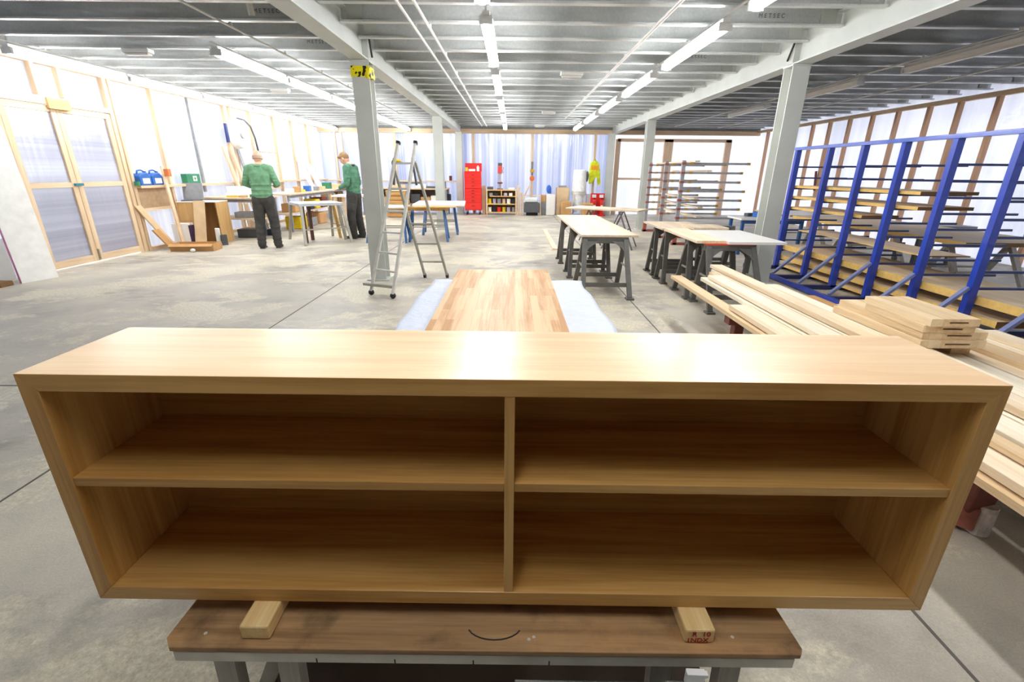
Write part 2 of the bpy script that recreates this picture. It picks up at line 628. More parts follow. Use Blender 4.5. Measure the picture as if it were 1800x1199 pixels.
SH_L = poly_sheet('polycarbonate_left', 'f4f6fa', 'Y', see=.30, bands=(.18, 1), tint2='d3d8e4', gloss=.16)
SH_B = poly_sheet('polycarbonate_back', 'eceffa', 'X', see=.25, bands=(.4, 1), tint2='b9c1da', gloss=.16)
SH_R = poly_sheet('wrapped_sheeting_right', 'f4f5fa', 'Y', see=.10, bands=(.1, 1), tint2='e2e5ee', gloss=.12, wrinkle=1)
wl = bx(XL - .012, XL, YF, 6.7, 0, ZT).build('wall_left', SH_L)
struct(wl, 'translucent polycarbonate wall on the left, in front of the doors', 'wall')
w2 = bx(XL - .012, XL, 8.46, YB, 0, ZT).build('wall_left', SH_L)
struct(w2, 'translucent polycarbonate wall on the left, beyond the doors', 'wall')
w3 = bx(XL - .012, XL, 6.7, 8.46, 2.31, ZT).build('wall_left', SH_L)
struct(w3, 'translucent polycarbonate strip above the timber double doors', 'wall')
wk = bx(XL, 3.3, YB, YB + .012, 0, ZT).build('wall_back', SH_B)
struct(wk, 'translucent banded polycarbonate wall across the far end', 'wall')
wk2 = bx(3.3, XR, YB, YB + .012, 0, ZT).build('wall_back', poly_sheet('white_sheet_back', 'f7f8fc', 'X', see=.3, bands=(.1, 1), tint2='eceef6', gloss=.1, wrinkle=1))
struct(wk2, 'bright white sheeted opening in the far right corner', 'wall')
wr = bx(XR, XR + .012, YF, YB, 0, ZT).build('wall_right', SH_R)
struct(wr, 'white wrapped sheeting wall on the right behind timber studs', 'wall')

# ---- left wall timber
def stud_x(xw, y, z0, z1, w, m, label, d=.075, sgn=1):
    return trim(MB().box(min(xw, xw + sgn * d), max(xw, xw + sgn * d), y - w / 2, y + w / 2, z0, z1), m, label, cat='wall stud')
trim(MB().box(XL, XL + .09, YF, YB, 2.78, 2.86), PINE['y'], 'pale timber top plate along the left wall', cat='wall plate')
for y, z0, w, lb in ((7.30, 2.38, .06, 'short pale stud above the nearer door leaf'), (7.70, 2.38, .055, 'short pale stud above the farther door leaf'),
                     (8.50, 0, .07, 'pale timber post at the far jamb of the double doors'), (8.60, 0, .06, 'pale timber post doubled behind the door jamb'),
                     (9.55, 0, .065, 'pale timber stud beside the blue cans on the left wall'),
                     (11.85, 0, .07, 'pale timber stud just before the hose reel'), (12.1, 0, .06, 'pale timber stud right behind the hose reel'),
                     (12.95, 0, .06, 'pale timber stud beyond the hose reel'), (14.2, 0, .07, 'pale timber stud right of the bald man'),
                     (15.3, 0, .06, 'pale timber stud between the two workmen, the farther one'), (16.4, 0, .07, 'last pale timber stud before the far left corner'),
                     (6.6, 0, .09, 'pale timber post at the near jamb of the double doors')):
    stud_x(XL, y, z0, 2.78, w, PINE['z'], lb)
stud_x(XL, 10.62, .95, 2.8, .05, plain('grey_trunking', '8f9192', .5), 'grey cable trunking running down the left wall', d=.05)
trim(MB().box(XL, XL + .085, 6.64, 8.47, 2.26, 2.33), PINE['y'], 'pale timber header over the double doors', cat='door header')
trim(MB().box(XL + .085, XL + .115, 7.34, 7.70, 2.21, 2.35), plain('plywood_gusset', 'c9a468', .6), 'small plywood gusset screwed over the door header', cat='gusset')
trim(MB().box(XL, XL + .16, 8.63, YB, 1.085, 1.13), PINE['y'], 'pale timber shelf rail running along the left wall', cat='wall rail')
trim(MB().box(XL, XL + .09, 8.63, 9.52, .69, .74), PINE['y'], 'short lower rail behind the leaning boards', cat='wall rail')
trim(MB().box(XL, XL + .09, 8.63, YB, 0, .06), PINE['y'], 'pale timber sole plate along the left wall', cat='wall plate')
trim(MB().box(XL + .02, XL + .03, 8.65, 9.5, .74, 1.085), plain('tan_hardboard', 'bda181', .7), 'tan hardboard infill panel under the blue cans', cat='wall panel')

# ---- double doors in the left wall
def door(nm, ya, yb, label):
    t = thing(nm, label, 'door', (XL + .04, ya, .02), kind='structure')
    L = yb - ya
    for y0, y1 in ((0, .085), (L - .085, L)):
        bx(-.02, .025, y0, y1, 0, 2.23).build('stile', PINE['z'], t)
    for z0, z1 in ((0, .1), (1.12, 1.19), (2.15, 2.23)):
        bx(-.018, .022, .085, L - .085, z0, z1).build('rail', PINE['y'], t)
    bx(-.006, 0, .085, L - .085, .1, 2.15).build('glazing_panel', poly_sheet('door_polycarbonate', 'dadce4', 'Z', see=.58, bands=(.16, 1), tint2='b2b4c0', gloss=.22) if 'door_polycarbonate' not in MATS else MATS['door_polycarbonate'], t)  # grey bands across the sheet: floor and outside reflections put into the tint
    return t
d1 = door('door_1', 6.66, 7.48, 'nearer timber framed translucent door leaf behind the white slab')
d2 = door('door_2', 7.49, 8.45, 'farther timber framed translucent door leaf with drop bolt')
MB().box(.025, .05, .0, .015, .02, .18).build('drop_bolt', ALUD, d2)
l_ = MB(); l_.box(.025, .06, -.07, .07, 1.14, 1.175); l_.build('door_latch', plain('teal_latch', '2f7f95', .4), d2)

# ---- back wall timber
trim(MB().box(XL, XR, YB - .09, YB, 2.64, 2.78), PINE['x'], 'pale timber top plate across the far wall', cat='wall plate')
trim(MB().box(XL, XR, YB - .05, YB, 2.78, 3.04), plain('grey_infill', '8f9392', .6), 'grey steel infill strip above the far wall plate', cat='wall plate')
for x, w, lb in ((-6.15, .06, 'stud'), (-5.92, .06, 'stud'), (-5.15, .07, 'stud'), (-4.09, .07, 'stud'), (-1.87, .11, 'stud'), (-1.38, .09, 'stud'),
                 (.67, .08, 'stud'), (2.84, .08, 'stud')):
    where = {-6.15: 'nearest the far left corner', -5.92: 'second from the far left corner', -5.15: 'behind the near left column', -4.09: 'seen through the ladder',
             -1.87: 'left of the red tool chest', -1.38: 'rising behind the red tool chest', .67: 'with the orange tool hanging on it',
             2.84: 'with the yellow jacket hanging on it'}[x]
    trim(MB().box(x - w / 2, x + w / 2, YB - .08, YB, 0, 2.64), PINE['z'], 'far wall timber stud ' + where, cat='wall stud')
trim(MB().box(-6.7, -1.85, YB - .14, YB, 1.06, 1.1), PINE['x'], 'pale timber rail on the far wall above the long bench', cat='wall rail')
for x, w, where in ((3.62, .16, 'left post of the bright far right opening'), (5.36, .3, 'wide middle post of the bright far right opening'), (7.42, .2, 'right post of the bright far right opening')):
    trim(MB().box(x - w / 2, x + w / 2, YB - .1, YB, 0, 2.5), PINKHAZE, 'timber ' + where, cat='door post')
trim(MB().box(3.6, 7.5, YB - .1, YB, 2.42, 2.52), wood('hazed_pink_header_x', 'dfbb9c', 'f0d6ba', 'x', rough=.65), 'pinkish timber header over the far right opening', cat='door header')  # header shares the haze-lightened pink
trim(MB().box(3.7, 5.2, YB - .09, YB, 1.18, 1.25), MATS['hazed_pink_header_x'], 'short rail across the left half of the far right opening', cat='wall rail')

# ---- right wall studs
trim(MB().box(XR - .09, XR, YF, YB, 2.72, 2.80), PINE['y'], 'pale timber top plate along the right wall', cat='wall plate')
ys = [7.1, 7.75, 8.36, 9.02, 9.77, 10.46, 11.28, 12.05, 12.83, 13.6, 14.35, 15.2, 16.0, 16.8]
for i, y in enumerate(ys):
    trim(MB().box(XR - .08, XR, y - .035, y + .035, 0, 2.72), PINKPINE,
         'brown timber stud on the right wall, %s from the far corner' % ORD[len(ys) - 1 - i], cat='wall stud')

# ---- steel frame: columns, beams, joists
def column(x, y, label, taped=False):
    t = thing('steel_column', label, 'steel column', (x, y, 0), kind='structure')
    h = 2.65
    m = MB()
    m.box(-.105, .105, -.105, -.09, 0, h); m.box(-.105, .105, .09, .105, 0, h); m.box(-.006, .006, -.09, .09, 0, h)
    m.build('shaft', GREYP, t)
    bx(-.15, .15, -.15, .15, 0, .015).build('base_plate', GREYP, t)
    bx(-.115, .115, -.115, .115, h - .02, h - .001).build('cap_plate', GREYP, t)
    return t
c1 = column(-1.83, 6.42, 'grey steel column behind the ladder, with yellow and black tape', True)
def hazard():
    m, n, l, b = nmat('hazard_tape')
    tc = n.new('ShaderNodeTexCoord')
    no = n.new('ShaderNodeTexNoise'); no.inputs['Scale'].default_value = 13; no.inputs['Detail'].default_value = 1
    l.new(tc.outputs['Object'], no.inputs['Vector'])
    rp = n.new('ShaderNodeValToRGB'); rp.color_ramp.interpolation = 'CONSTANT'
    rp.color_ramp.elements[0].color = rgb('1c1a10'); rp.color_ramp.elements[1].position = .47; rp.color_ramp.elements[1].color = rgb('ecdc12')
    l.new(no.outputs['Fac'], rp.inputs['Fac']); l.new(rp.outputs['Color'], b.inputs['Base Color'])
    b.inputs['Roughness'].default_value = .4
    return m
tp = MB()
tp.box(-.112, .112, -.112, .112, 2.47, 2.585)
tp.ball((.085, -.1, 2.5), .045, .8, .5, 1.2)
tp.build('caution_tape', hazard(), c1)
column(-1.83, 12.35, 'grey steel column on the left beside the blue-legged trestles')
column(-1.83, 17.1, 'farthest grey steel column on the left by the tool chest')
column(3.42, 6.42, 'large grey steel column between the table and the blue rack')
column(3.42, 12.75, 'grey steel column beside the cantilever pipe rack')
column(3.32, 17.1, 'farthest grey steel column beside the yellow jacket')
def ibeam(x, y0, y1, z0, z1, w, label):
    m = MB()
    m.box(x - w / 2, x + w / 2, y0, y1, z0, z0 + .014)
    m.box(x - w / 2, x + w / 2, y0, y1, z1 - .014, z1)
    m.box(x - .03, x + .03, y0, y1, z0 + .014, z1 - .014)
    return struct(m.build('steel_beam', BEAMP), label, 'steel beam')
ibeam(-1.83, YF, 6.36, 2.65, 3.0, .2, 'pale grey steel beam overhead left, before the taped column')
ibeam(-1.83, 6.46, YB - .1, 2.65, 3.0, .2, 'pale grey steel beam overhead left, beyond the taped column')
ibeam(3.42, YF, 6.36, 2.65, 3.0, .2, 'pale grey steel beam overhead right, nearest stretch')
ibeam(3.42, 6.46, YB - .1, 2.65, 3.0, .2, 'pale grey steel beam overhead right, beyond the large column')
GAP = plain('dark_beam_joint', '3a3a38', .8)
for x in (-1.83, 3.42):
    trim(MB().box(x - .1, x + .1, 6.36, 6.46, 2.66, 2.99), GREYP, 'splice plates in the overhead beam above the %s column' % ('taped' if x < 0 else 'large right'), cat='splice plate')
    k = 1 if x < 0 else -1
    cb = MB().tube([(x + .11 * k, 6.3, 3.0), (x + .13 * k, 6.34, 2.86), (x + .12 * k, 6.45, 2.7)], .012).build('black_cable', BLACK)
    tag(cb, 'black cable dropping past the beam joint at the %s column' % ('taped' if x < 0 else 'large right'), 'cable')

JG = galvanised('galvanised_joist', 'bcc0bf', 'e2e4e3', .36, .35)
bays = ((XL + .02, -1.87, 'left'), (-1.79, 3.38, 'middle'), (3.46, XR - .02, 'right'))
jy = [2.64 + .605 * i for i in range(25)]
proto = {}
for bi, (xa, xb, nm) in enumerate(bays):
    # cold-formed C section: web facing the camera, lips towards it
    m = MB()
    zt, zb = 3.05, 2.85
    m.box(xa, xb, 0, .004, zb, zt)
    m.box(xa, xb, -.065, 0, zb, zb + .004)
    m.box(xa, xb, -.065, 0, zt - .004, zt)
    m.box(xa, xb, -.065, -.061, zb + .004, zb + .018)
    o = m.build('ceiling_joist', JG)
    MB().box(xb - .22, xb - .06, -.012, -.004, zb + .03, zt - .03).build('joist_cleat', GREYP, o)
    proto[nm] = o
    MB().box(xa + .06, xa + .22, -.012, -.004, zb + .03, zt - .03).build('joist_cleat', GREYP, o)
    for i, y in enumerate(jy):
        q = o if i == 0 else dup(o)
        q.location = (0, y, 0)
        struct(q, 'galvanised joist over the %s bay, %s counted from the far wall' % (nm, ORD[len(jy) - 1 - i]), 'ceiling joist')
        q['group'] = 'galvanised joists over the %s bay' % nm
# maker's lettering stamped along some joists
for nm, i, x in (('middle', 5, 3.0 - .35), ('middle', 8, 2.55), ('middle', 11, 2.3), ('left', 5, -2.55), ('left', 7, -2.5)):
    js = [o for o in col.objects if o.get('label', '') == 'galvanised joist over the %s bay, %s counted from the far wall' % (nm, ORD[len(jy) - 1 - i])][0]
    text('M E T S E C', .055, GREYD, js, (x, -.0665 + .06, 2.95), (R(90), 0, 0), name='stamped_lettering')

# ---- conduits and cable runs
def conduit(x, y0, y1, z, label, r=.012):
    m = MB()
    m.cyl((x, y0, z), (x, y1, z), r, seg=8)
    k = y0 + .6
    while k < y1:
        m.cyl((x, k, z), (x, k, z + .04), .018, seg=8)
        k += 1.21
    o = m.build('conduit', CONDUIT)
    return tag(o, label, 'conduit')
conduit(-1.02, 2.6, 16.6, 2.80, 'white conduit under the joists, left one of the close pair', .015)
conduit(-.87, 2.6, 16.6, 2.80, 'white conduit under the joists, right one of the close pair', .015)
conduit(1.42, 2.6, 14.2, 2.80, 'thick white conduit under the joists between two lamp rows', .018)
conduit(-.26, 2.6, 16.8, 2.82, 'white conduit carrying the centre lamp row')
conduit(-3.55, 6.3, 17.3, 2.82, 'white conduit carrying the left bay lamp row')
conduit(-6.03, 6.3, 17.3, 2.82, 'white conduit carrying the lamp row along the left wall')
conduit(2.0, 2.6, 16.8, 2.82, 'white conduit carrying the lamp row right of centre')
conduit(-2.92, 2.6, 13.5, 2.80, 'thin white conduit crossing the left bay overhead')
conduit(6.6, 5.0, 16.5, 2.80, 'thin white conduit over the right bay nearest the wall')
conduit(5.2, 5.0, 16.5, 2.82, 'thin white conduit carrying the unlit lamps on the right')
vp = MB().cyl((-2.56, 5.36, 2.83), (-2.56, 5.30, 3.06), .03).build('drop_pipe', CONDUIT)
tag(vp, 'short fat white pipe stub hanging at the top left of centre', 'pipe')

# ---- strip lamps
def lamp(L, lit=True):
    t = thing('strip_lamp', 'x', 'strip light')
    m = MB()
    m.box(-.035, .035, 0, L, .03, .075)
    m.box(-.062, .062, 0, .03, -.03, .04)
    m.box(-.062, .062, L - .03, L, -.03, .04)
    m.build('housing', LAMPB, t)
    m = MB()
    P = [(-.06, .03, .03), (-.045, .03, -.02), (-.02, .03, -.036), (.02, .03, -.036), (.045, .03, -.02), (.06, .03, .03)]
    m.prism(P, (0, L - .06, 0))
    m.build('diffuser', emit('lit_diffuser', 'ffffff', LAMP) if (lit and 'lit_diffuser' not in MATS) else (MATS['lit_diffuser'] if lit else LAMPOFF), t)
    for k in (.25, .75):
        MB().cyl((0, L * k, .075), (0, L * k, .0865), .006, seg=6).build('hanger', ALU, t)
    return t
ZL = 2.72
pr = {}
def row(x, starts, L, what, lit=True):
    key = (round(L, 2), lit)
    for i, y in enumerate(starts):
        if key not in pr:
            q = pr[key] = lamp(L, lit)
        else:
            q = dup(pr[key])
        q.location = (x, y, ZL)
        q['label'] = '%s strip light, %s from the front' % (what, ORD[i])
        q['group'] = what.replace('glowing ', '') + ' strip lights'
row(-.26, [5.0, 7.4, 9.8, 12.2, 14.6], 1.9, 'glowing centre row')
row(2.0, [5.15, 7.52, 9.9, 12.3, 14.7], 1.85, 'glowing right of centre row')
row(-3.55, [6.37, 8.2, 10.03, 11.86, 13.69, 15.52], 1.8, 'glowing left bay row')
row(-6.03, [6.37, 8.2, 10.03, 11.86, 13.69, 15.52], 1.8, 'glowing left wall row')
row(-.26, [-.15, 2.6], 1.9, 'glowing centre row out of view')
row(2.0, [.1, 2.75], 1.85, 'glowing right of centre row out of view')
row(5.2, [5.2, 7.9, 10.6], 1.85, 'unlit right bay', False)




# ---- emergency lights and small ceiling boxes
em = thing('emergency_light', 'x', 'emergency light')
bx(-.17, .17, -.06, .06, 0, .05).build('housing', LAMPB, em, bevel=.01)
bx(-.15, .15, -.045, .045, -.025, 0).build('diffuser', LAMPOFF, em, bevel=.01)
for i, (x, y, lb) in enumerate(((-4.8, 6.845, 'white emergency light box over the left bay'), (.88, 8.055, 'white emergency light box, nearest of the centre bay'),
                                (.88, 12.895, 'white emergency light box, middle one of the centre bay'), (.85, 16.525, 'white emergency light box close to the far wall'),
                                (-4.4, 9.87, 'white emergency light box farther back over the left bay'))):
    q = em if i == 0 else dup(em)
    q.location = (x, y, 2.7998)
    q['label'] = lb
# ================================================================ FOREGROUND
# ---- oak shelving cabinet
CW, CH, CD, CT = 1.70, .511, .255, .033
cab = thing('shelving_cabinet', 'long oiled oak open shelving cabinet with four compartments in the foreground', 'cabinet', (-.852, .7276, .577), -.0076)
def mitre(a, b, c, d, mb):   # profile in x,z pushed back along y
    mb.prism([(p[0], 0, p[1]) for p in (a, b, c, d)], (0, CD, 0))
    return mb
mitre((0, CH), (CW, CH), (CW - CT, CH - CT), (CT, CH - CT), MB()).build('top_panel', OAKTOP_LIT, cab, bevel=.0012)
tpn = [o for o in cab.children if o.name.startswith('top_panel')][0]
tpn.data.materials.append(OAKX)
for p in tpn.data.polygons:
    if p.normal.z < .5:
        p.material_index = 1  # only the upward face keeps the painted-in light
mitre((CT, CT), (CW - CT, CT), (CW, 0), (0, 0), MB()).build('bottom_panel', OAKX, cab, bevel=.0012)
mitre((0, 0), (0, CH), (CT, CH - CT), (CT, CT), MB()).build('side_panel', OAKZ, cab, bevel=.0012)
mitre((CW, CH), (CW, 0), (CW - CT, CT), (CW - CT, CH - CT), MB()).build('side_panel', OAKZ, cab, bevel=.0012)
bx(CT, CW - CT, .244, .253, CT, CH - CT).build('back_panel', OAKX, cab)
bx(CW / 2 - .0091, CW / 2 + .0091, .001, .244, CT, CH - CT).build('divider', OAKZ, cab, bevel=.001)
zs = CH - .2134
bx(CT, CW / 2 - .0091, .003, .244, zs - .0185, zs).build('shelf', OAKX, cab, bevel=.001)
bx(CW / 2 + .0091, CW - CT, .003, .244, zs - .0185, zs).build('shelf', OAKX, cab, bevel=.001)

# ---- timber bearers
BZ = .542
def bearer(x0, x1, sk, label, txt=None):
    t = thing('timber_bearer', label, 'timber block', ((x0 + x1) / 2, .667, BZ), sk)
    w = (x1 - x0) / 2
    bx(-w, w, 0, .34, 0, .0346).build('block', BLOCKW, t, bevel=.004)
    if txt:
        text('R  10', .017, REDINK, t, (.002, -.0006, .024), (R(90), 0, 0))
        text('1NDX', .016, REDINK, t, (-.004, -.0006, .008), (R(90), 0, 0))
    return t
bearer(-.531, -.474, 0, 'plain pine block under the left half of the oak cabinet')
bearer(.348, .407, 0, 'pine block with red stencilled marks under the right half of the cabinet', True)

# ---- low bench the cabinet stands on
def bench_top_mat():
    m = wood('stained_ply_top', '80603f', 'c09a6e', 'x', rough=.5, contrast=1.0)
    n, l = m.node_tree.nodes, m.node_tree.links
    b = n['Principled BSDF']
    src = b.inputs['Base Color'].links[0].from_socket
    tc = n.new('ShaderNodeTexCoord')
    no = n.new('ShaderNodeTexNoise'); no.inputs['Scale'].default_value = 9; no.inputs['Detail'].default_value = 6
    l.new(tc.outputs['Object'], no.inputs['Vector'])
    rp = n.new('ShaderNodeValToRGB')
    rp.color_ramp.elements[0].position = .55; rp.color_ramp.elements[0].color = (0, 0, 0, 1)
    rp.color_ramp.elements[1].position = .68; rp.color_ramp.elements[1].color = (.6, .6, .6, 1)
    l.new(no.outputs['Fac'], rp.inputs['Fac'])
    mx = n.new('ShaderNodeMixRGB'); l.new(rp.outputs['Color'], mx.inputs[0]); l.new(src, mx.inputs[1]); mx.inputs[2].default_value = rgb('50402f')
    no2 = n.new('ShaderNodeTexNoise'); no2.inputs['Scale'].default_value = 5; no2.inputs['Detail'].default_value = 8; no2.inputs['Roughness'].default_value = .75
    l.new(tc.outputs['Object'], no2.inputs['Vector'])
    rp2 = n.new('ShaderNodeValToRGB')
    rp2.color_ramp.elements[0].position = .52; rp2.color_ramp.elements[0].color = (0, 0, 0, 1)
    rp2.color_ramp.elements[1].position = .7; rp2.color_ramp.elements[1].color = (.55, .55, .55, 1)
    l.new(no2.outputs['Fac'], rp2.inputs['Fac'])
    mx2 = n.new('ShaderNodeMixRGB'); l.new(rp2.outputs['Color'], mx2.inputs[0]); l.new(mx.outputs[0], mx2.inputs[1]); mx2.inputs[2].default_value = rgb('d09c66')
    l.new(mx2.outputs[0], b.inputs['Base Color'])
    return m
bn = thing('trestle_bench', 'low bench with stained plywood top and white edge rail carrying the oak cabinet', 'bench', (-.05, .647, 0), -.004)
m = MB()
m.prism([(-.632, .02, BZ - .012), (-.614, 0, BZ - .012), (.619, 0, BZ - .012), (.628, .012, BZ - .012), (.612, .42, BZ - .012), (-.617, .42, BZ - .012)], (0, 0, .0118))
m.build('bench_top', bench_top_mat(), bn, bevel=.0015)
bx(-.608, .606, .006, .41, BZ - .0165, BZ - .0122).build('under_sheet', PLYEDGE, bn)
m = MB()
m.box(-.612, .612, .003, .02, BZ - .042, BZ - .0168)
m.box(-.612, .612, .395, .41, BZ - .042, BZ - .0168)
m.box(-.612, -.595, .02, .395, BZ - .042, BZ - .0168)
m.box(.595, .612, .02, .395, BZ - .042, BZ - .0168)
m.build('edge_rail', WPAINT, bn, bevel=.001)
for x in (-.53, -.40, .36, .50):
    MB().beam((x - .0, .035, BZ - .042), (x + .015 * (1 if x > 0 else -1), .035, .02), .042, .03, (0, 1, 0)).build('leg', GREYT, bn)
    MB().beam((x, .37, BZ - .042), (x, .4, .02), .042, .03, (0, 1, 0)).build('leg', GREYT, bn)
MB().beam((-.42, .06, BZ - .045), (-.60, .2, .12), .035, .02, (0, 1, 0)).build('brace', ALUD, bn)
MB().beam((-.33, .3, BZ - .045), (-.45, .3, .12), .03, .02, (0, 1, 0)).build('brace', ALUD, bn)
bx(-.56, .56, .05, .38, .16, .178).build('lower_shelf', plain('dark_lower_board', '4d3f33', .8), bn)
# pencilled outline, marks and screws on the bench top
m = MB()
m.tube([(.02 + .055 * math.cos(a), .055 + .032 * math.sin(a), BZ - .0002) for a in [R(200 + 14 * k) for k in range(11)]], .0016, 6)
m.build('pen_mark', MARK, bn)
m = MB()
for x, y in ((-.56, .03), (.09, .025), (.5, .035), (.1, .03)):
    m.cyl((x, y, BZ - .0003), (x, y, BZ + .0006), .0035, seg=10)
m.build('screw_head', ALU, bn)
m = MB()
for x in (-.33, -.175, -.02, .13):
    m.box(x - .0012, x + .0012, .0022, .004, BZ - .041, BZ - .030)
m.build('edge_nick', MARK, bn)

# ---- clear plastic box below the bench edge
bxs = thing('clear_plastic_box', 'clear plastic storage box with a white latch below the bench edge', 'storage box', (.215, .497, 0), -.03)
m = MB()
z1 = .486
m.box(-.2, .2, -.15, -.147, .01, z1); m.box(-.2, .2, .117, .12, .01, z1)
m.box(-.2, -.197, -.147, .117, .01, z1); m.box(.197, .2, -.147, .117, .01, z1); m.box(-.2, .2, -.15, .12, 0, .01)
m.build('box_body', CLEAR, bxs)
m = MB()
m.prism([(-.21, .128, z1), (.06, .128, z1), (.085, .128, z1 + .016), (.2, .128, z1 + .016), (.21, .128, z1)], (0, -.284, 0))
m.build('box_lid', CLEAR, bxs, bevel=.004)
m = MB()
m.box(.118, .153, .118, .128, z1 + .017, z1 + .050)
m.box(.116, .155, .112, .122, z1 + .046, z1 + .054)
m.box(.118, .153, .100, .118, z1 + .0165, z1 + .022)
for k in range(3):
    m.box(.121 + k * .012, .128 + k * .012, .094, .102, z1 + .0165, z1 + .026)
m.build('latch', WHITE, bxs, bevel=.001)

# ================================================================ CENTRE: wrapped bench with oak worktop
tb = thing('padded_bench', 'long bench covered in white bubble sheet behind the oak cabinet', 'bench', (-.03, 2.1, 0), .0)
bx(-.49, .48, -.95, .95, .70, .735).build('bench_board', ASH['y'], tb)
for x in (-.42, .42):
    for y in (-.85, .85):
        bx(x - .035, x + .035, y - .035, y + .035, 0, .70).build('leg', PINE['z'], tb)
m = MB()
nx, ny = 40, 70
vs = []
for i in range(nx + 1):
    rw = []
    for j in range(ny + 1):
        u = i / nx * 2 - 1
        xx = u * .495
        yy = -1.0 + 1.94 * j / ny
        over = max(0, abs(xx) - .495)
        wv = .012 * math.sin(yy * 5.3 + 1.2 * (u > 0)) + .008 * math.sin(yy * 11 + 2)
        X = math.copysign(min(abs(xx), .495) + over * .35 + (wv if abs(xx) > .45 else 0), xx)
        Z = .742 + .0025 * math.sin(xx * 23 + yy * 9) * math.cos(yy * 17) - over * .9
        rw.append(m.bm.verts.new((X, yy, Z)))
    vs.append(rw)
for i in range(nx):
    for j in range(ny):
        m.bm.faces.new((vs[i][j], vs[i + 1][j], vs[i + 1][j + 1], vs[i][j + 1]))
sh = m.build('bubble_sheet', SHEETW, None, smooth=True, loc=(-.03, 2.1, 0))
md = sh.modifiers.new('t', 'SOLIDIFY'); md.thickness = .003; md.offset = 1
tag(sh, 'white padded bubble sheet draped over the centre bench', 'protective sheet')
wt = bx(-.31, .31, -1.0, 1.0, 0, .03).build('oak_worktop', STAVE, None, bevel=.002, loc=(-.062, 2.215, .749))
tag(wt, 'oak worktop of narrow glued staves lying on the white sheet', 'worktop')

# ================================================================ RIGHT: lumber on low trestles
def plank(x0, x1, ya, yb, z0, z1, mat, label, rot=0.0, name='timber_plank'):
    cx, cy = (x0 + x1) / 2, (ya + yb) / 2
    o = bx(x0 - cx, x1 - cx, ya - cy, yb - cy, 0, z1 - z0).build(name, mat, None, bevel=.0015)
    o.location = (cx, cy, z0)
    o.rotation_euler.z = rot
    return tag(o, label, 'plank', 'pale planks stacked along the right')
yaw = R(.6)
T1 = .412
Q = .87
pl = [
    # bottom layer
    (1.86, 1.98, 1.02, 5.40, 0, .03, ASH2, 'lowest plank on the left edge of the lumber stack, near the red trestle'),
    (2.00, 2.16, 1.10, 4.10, 0, .035, ASH3, 'bottom layer plank second from the left, ending short'),
    (2.18, 2.36, .95, 5.25, 0, .035, ASH['y'], 'bottom layer plank third from the left of the stack'),
    (2.38, 2.56, 1.00, 5.60, 0, .035, ASH2, 'bottom layer plank under the long middle boards'),
    (2.58, 2.78, .90, 4.55, 0, .035, ASH['y'], 'bottom layer plank right of the stack middle'),
    (2.80, 3.00, .95, 4.15, 0, .035, ASH3, 'bottom layer plank under the stack of mortised blocks'),
    (3.02, 3.24, .90, 3.75, 0, .035, ASH['y'], 'bottom layer plank second from the blue rack'),
    (3.26, 3.50, .90, 3.45, 0, .035, ASH3, 'bottom layer plank beside the blue rack foot'),
    # second layer
    (1.90, 2.07, 1.25, 3.95, .036, .07, ASH['y'], 'second layer plank on the left edge of the lumber stack'),
    (2.09, 2.26, 1.30, 5.10, .036, .068, ASH3, 'second layer plank beside the left edge board'),
    (2.27, 2.36, 1.15, 5.30, .036, .075, ASH2, 'narrow tan plank in the second layer'),
    (2.38, 2.59, 1.05, 5.55, .036, .07, ASH3, 'broad cream plank running the length of the stack'),
    (2.61, 2.74, 1.20, 4.45, .036, .068, ASH['y'], 'narrow pale plank in the second layer right of centre'),
    (3.14, 3.30, 1.0, 3.6, .036, .066, ASH2, 'second layer plank showing tan edge right of the mortised blocks'),
    (3.34, 3.52, 1.0, 3.35, .036, .07, ASH3, 'rightmost second layer plank beside the blue rack'),
    # third layer
    (2.12, 2.27, 1.45, 5.00, .076, .106, ASH3, 'third layer plank with its far end cut square'),
    (2.40, 2.54, 1.40, 5.62, .076, .108, ASH['y'], 'top plank reaching farthest toward the black trestles'),
    (2.56, 2.68, 1.30, 4.6, .076, .104, ASH3, 'third layer plank next to the mortised blocks'),
    (2.78, 2.90, 3.55, 4.35, .036, .062, OAK[1], 'short honey coloured board lying at the blue rack foot'),
    (3.36, 3.50, 1.4, 3.2, .072, .10, ASH['y'], 'top plank on the right edge beside the blue rack'),
    (2.92, 3.05, 2.9, 3.95, .036, .07, ASH2, 'short tan plank at the far end of the stack'),
    (2.02, 2.10, 1.30, 2.0, .076, .098, ASH2, 'short offcut lying on the near planks by the cabinet corner'),
]
for a in pl:
    plank(a[0] * Q, a[1] * Q, a[2] * Q, a[3] * Q, T1 + a[4], T1 + a[5], a[6], a[7], random.uniform(-.004, .006))

# mortised blocks stacked on the lumber
def mortised(w, d, h, m):
    k = MB()
    sx0, sx1 = -w * .12, w * .26
    z0, z1 = h * .38, h * .62
    k.box(-w / 2, w / 2, .05, d, 0, h)
    k.box(-w / 2, w / 2, 0, .05, 0, z0); k.box(-w / 2, w / 2, 0, .05, z1, h)
    k.box(-w / 2, sx0, 0, .05, z0, z1); k.box(sx1, w / 2, 0, .05, z0, z1)
    return k
bz = T1 + .108
stack = [(2.44, 2.42, .37, .72, .044, 'bottom mortised block of the stack on the lumber'),
         (2.455, 2.44, .36, .70, .042, 'second mortised block up, overhanging on the right'),
         (2.40, 2.43, .28, .46, .040, 'third mortised block up in the stack'),
         (2.405, 2.41, .27, .50, .042, 'top mortised block of the stack beside the blue rack')]
GL = wood('glued_block_x', 'd2b48a', 'e9d3ae', 'y', rough=.6, boards=('x', .07, 3))
